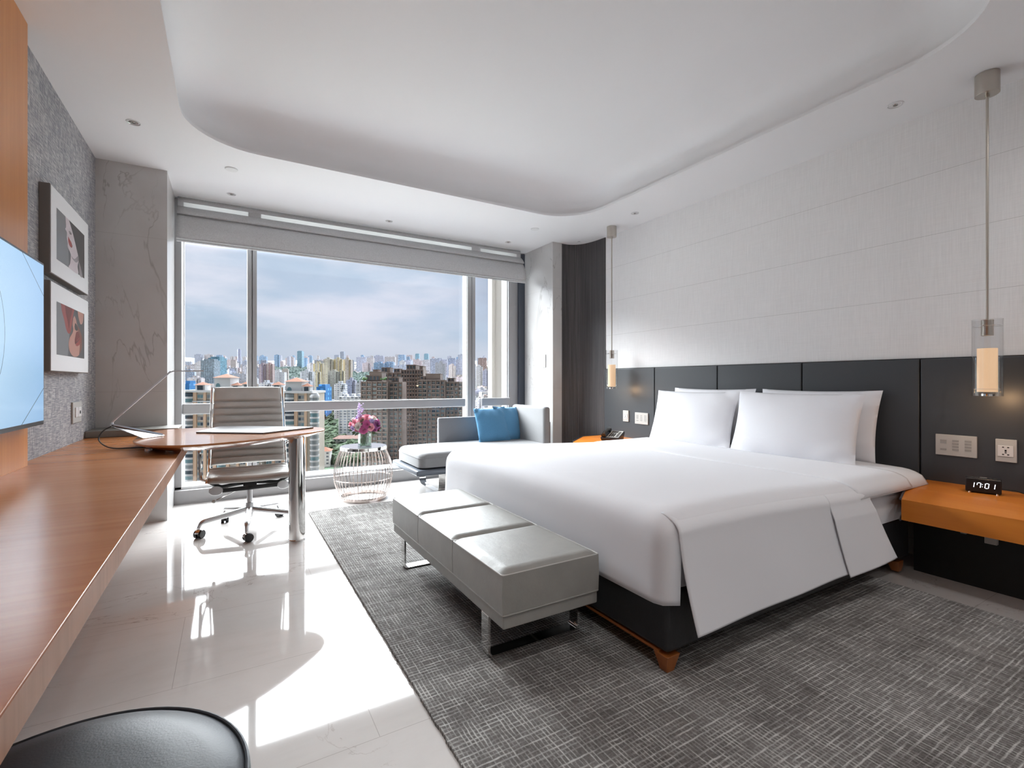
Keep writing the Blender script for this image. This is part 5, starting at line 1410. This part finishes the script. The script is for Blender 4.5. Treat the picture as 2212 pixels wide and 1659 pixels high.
    if cyl_end:
        b=new(); f_=0; xc=w/2+1.1
        while ztop-6-f_*3>base:
            z=ztop-6-f_*3; lathe(b,[(0,-.2),(2.5,-.2),(2.5,.8),(0,.8)],(xc,-d/2+1.,z),20,0,MM); lathe(b,[(2.2,.8),(2.2,2.8)],(xc,-d/2+1.,z),20,1+rr.randrange(3),MM); f_+=1
        lathe(b,[(2.6,2.4),(2.6,3.4),(1.8,5.0),(0,5.6)],(xc,-d/2+1.,ztop-6),20,0,MM)
        obj('round_bay',b,[whitew]+wing,t,smooth=False)
near_tower(-180,-137,262,-3.6,'near cream and tan residential tower with a hip-roofed pavilion at the left of the window',[(-0,8.6,0,3.2,5.4,'tower'),(-11.5,5.2,0,-.8,.9,'dormer'),(7.8,4.2,0,-1.0,.6,'dormer'),(14,5,0,-.3,1.6,'dormer')],0)
near_tower(-136,-110.5,266,-4.2,'second cream and tan residential tower with round white bay right of the office chair',[(2.,8.8,0,1.0,3.4,'tower'),(9.4,3.8,0,-1.6,.2,'dormer'),(-7,4.6,0,-.8,1.0,'dormer')],3,True)
def brown_block(a0,a1,k,ztop,d,lab,cols,extras=(),dense=False,green=False):
    w=a1-a0; ac=(a0+a1)/2; x,y=cp(ac,k+d/2); base=gz(k)-2
    t=thing('brown_tower',(x,y,base),lab,'building'); MM=Matrix.Translation((x,y,0))@Matrix.Rotation(CROT,4,'Z')
    b=new(); box(b,-w/2,w/2,-d/2,d/2,base,ztop-1,0,MM)
    box(b,-w/2-.3,w/2+.3,-d/2-.5,-d/2,ztop-1.4,ztop-.8,1,MM); box(b,-w/2-.3,-w/2,-d/2-.5,d/2,ztop-1.4,ztop-.8,1,MM)
    for i in range(cols+1):
        xp=-w/2+w*i/cols; box(b,xp-.35,xp+.35,-d/2-1.0,-d/2,base,ztop-1.2,0,MM)
    obj('wall',b,[brownw,browns],t,smooth=False)
    cw=w/cols; cells=[]; fl=int((ztop-base-4)/3)
    b=new()
    for f_ in range(fl):
        z=ztop-4.6-3*f_
        for i in range(cols):
            if (i%3)==2 and not dense: continue
            box(b,-w/2+cw*i+.4,-w/2+cw*(i+1)-.4,-d/2-1.25,-d/2,z-.25,z+.45,0,MM)
        for i in range(cols): cells.append((-w/2+cw*(i+.5),-d/2,z+.5,cw-1.1 if not dense else cw*.62,1.75))
    obj('balcony_slab',b,browns,t,smooth=False)
    windows(t,MM,cells,2,2,browns if not dense else brownw,dep=.1)
    for (xa,xb,zt,win) in extras:
        b=new(); box(b,xa,xb,-d/2+1.2,d/2-1,ztop-1.2,zt,0,MM)
        if win:
            for q in range(int((xb-xa)/2.4)): box(b,xa+.5+q*2.4,xa+1.9+q*2.4,-d/2+1.1,-d/2+1.3,ztop+.1,zt-.8,1,MM)
        box(b,xa-.3,xb+.3,-d/2+.9,d/2-.7,zt-.3,zt,0,MM)
        obj('penthouse',b,[brownw,wing[0]],t,smooth=False)
    if green:
        b=new()
        for q in range(26):
            xx=rr.choice((-w/2+1.5,-w/2+3,w/2-2.5,w/2-4)); p=MM@Vector((xx+rr.uniform(-1.2,1.2),-d/2+rr.uniform(.2,2.4),ztop+rr.uniform(0,1.6)))
            bmesh.ops.create_icosphere(b,subdivisions=1,radius=rr.uniform(.5,1.1),matrix=Matrix.Translation(p))
        obj('roof_planting',b,simple('roof_plants',(.06,.12,.04),.8),t,smooth=False)
brown_block(-108.6,-90,348,2.0,14,'left brown residential tower with a green roof terrace and glass rows',5,((-6.5,4.5,5.6,True),(-4,5,8.2,False)),green=True)
brown_block(-89.4,-80.2,352,1.6,14,'narrow brown residential tower between the terrace tower and the dense central one',3,((-3.4,2,4.2,True),))
brown_block(-88.5,-71.2,386,11.4,16,'tall central brown tower with closely packed small windows',8,((-5,2.5,14.6,True),(5.4,8.2,13.6,False)),dense=True)
brown_block(-115,-90,392,9.2,12,'brown tower with ragged roof pavilions behind the terrace tower',7,((-4,3,12.6,True),(6,11,11.6,True),(-11,-7,10.9,False)))
brown_block(-70.2,-50.2,360,3.2,14,'right brown residential tower with a tall plain roof house',6,((-4.5,6.5,7.0,False),(-8.5,-5,5.2,True)))
brown_block(-49.6,-37.3,362,1.8,14,'rightmost brown residential tower cut by the right mullion',4,((-5,0,3.8,True),))
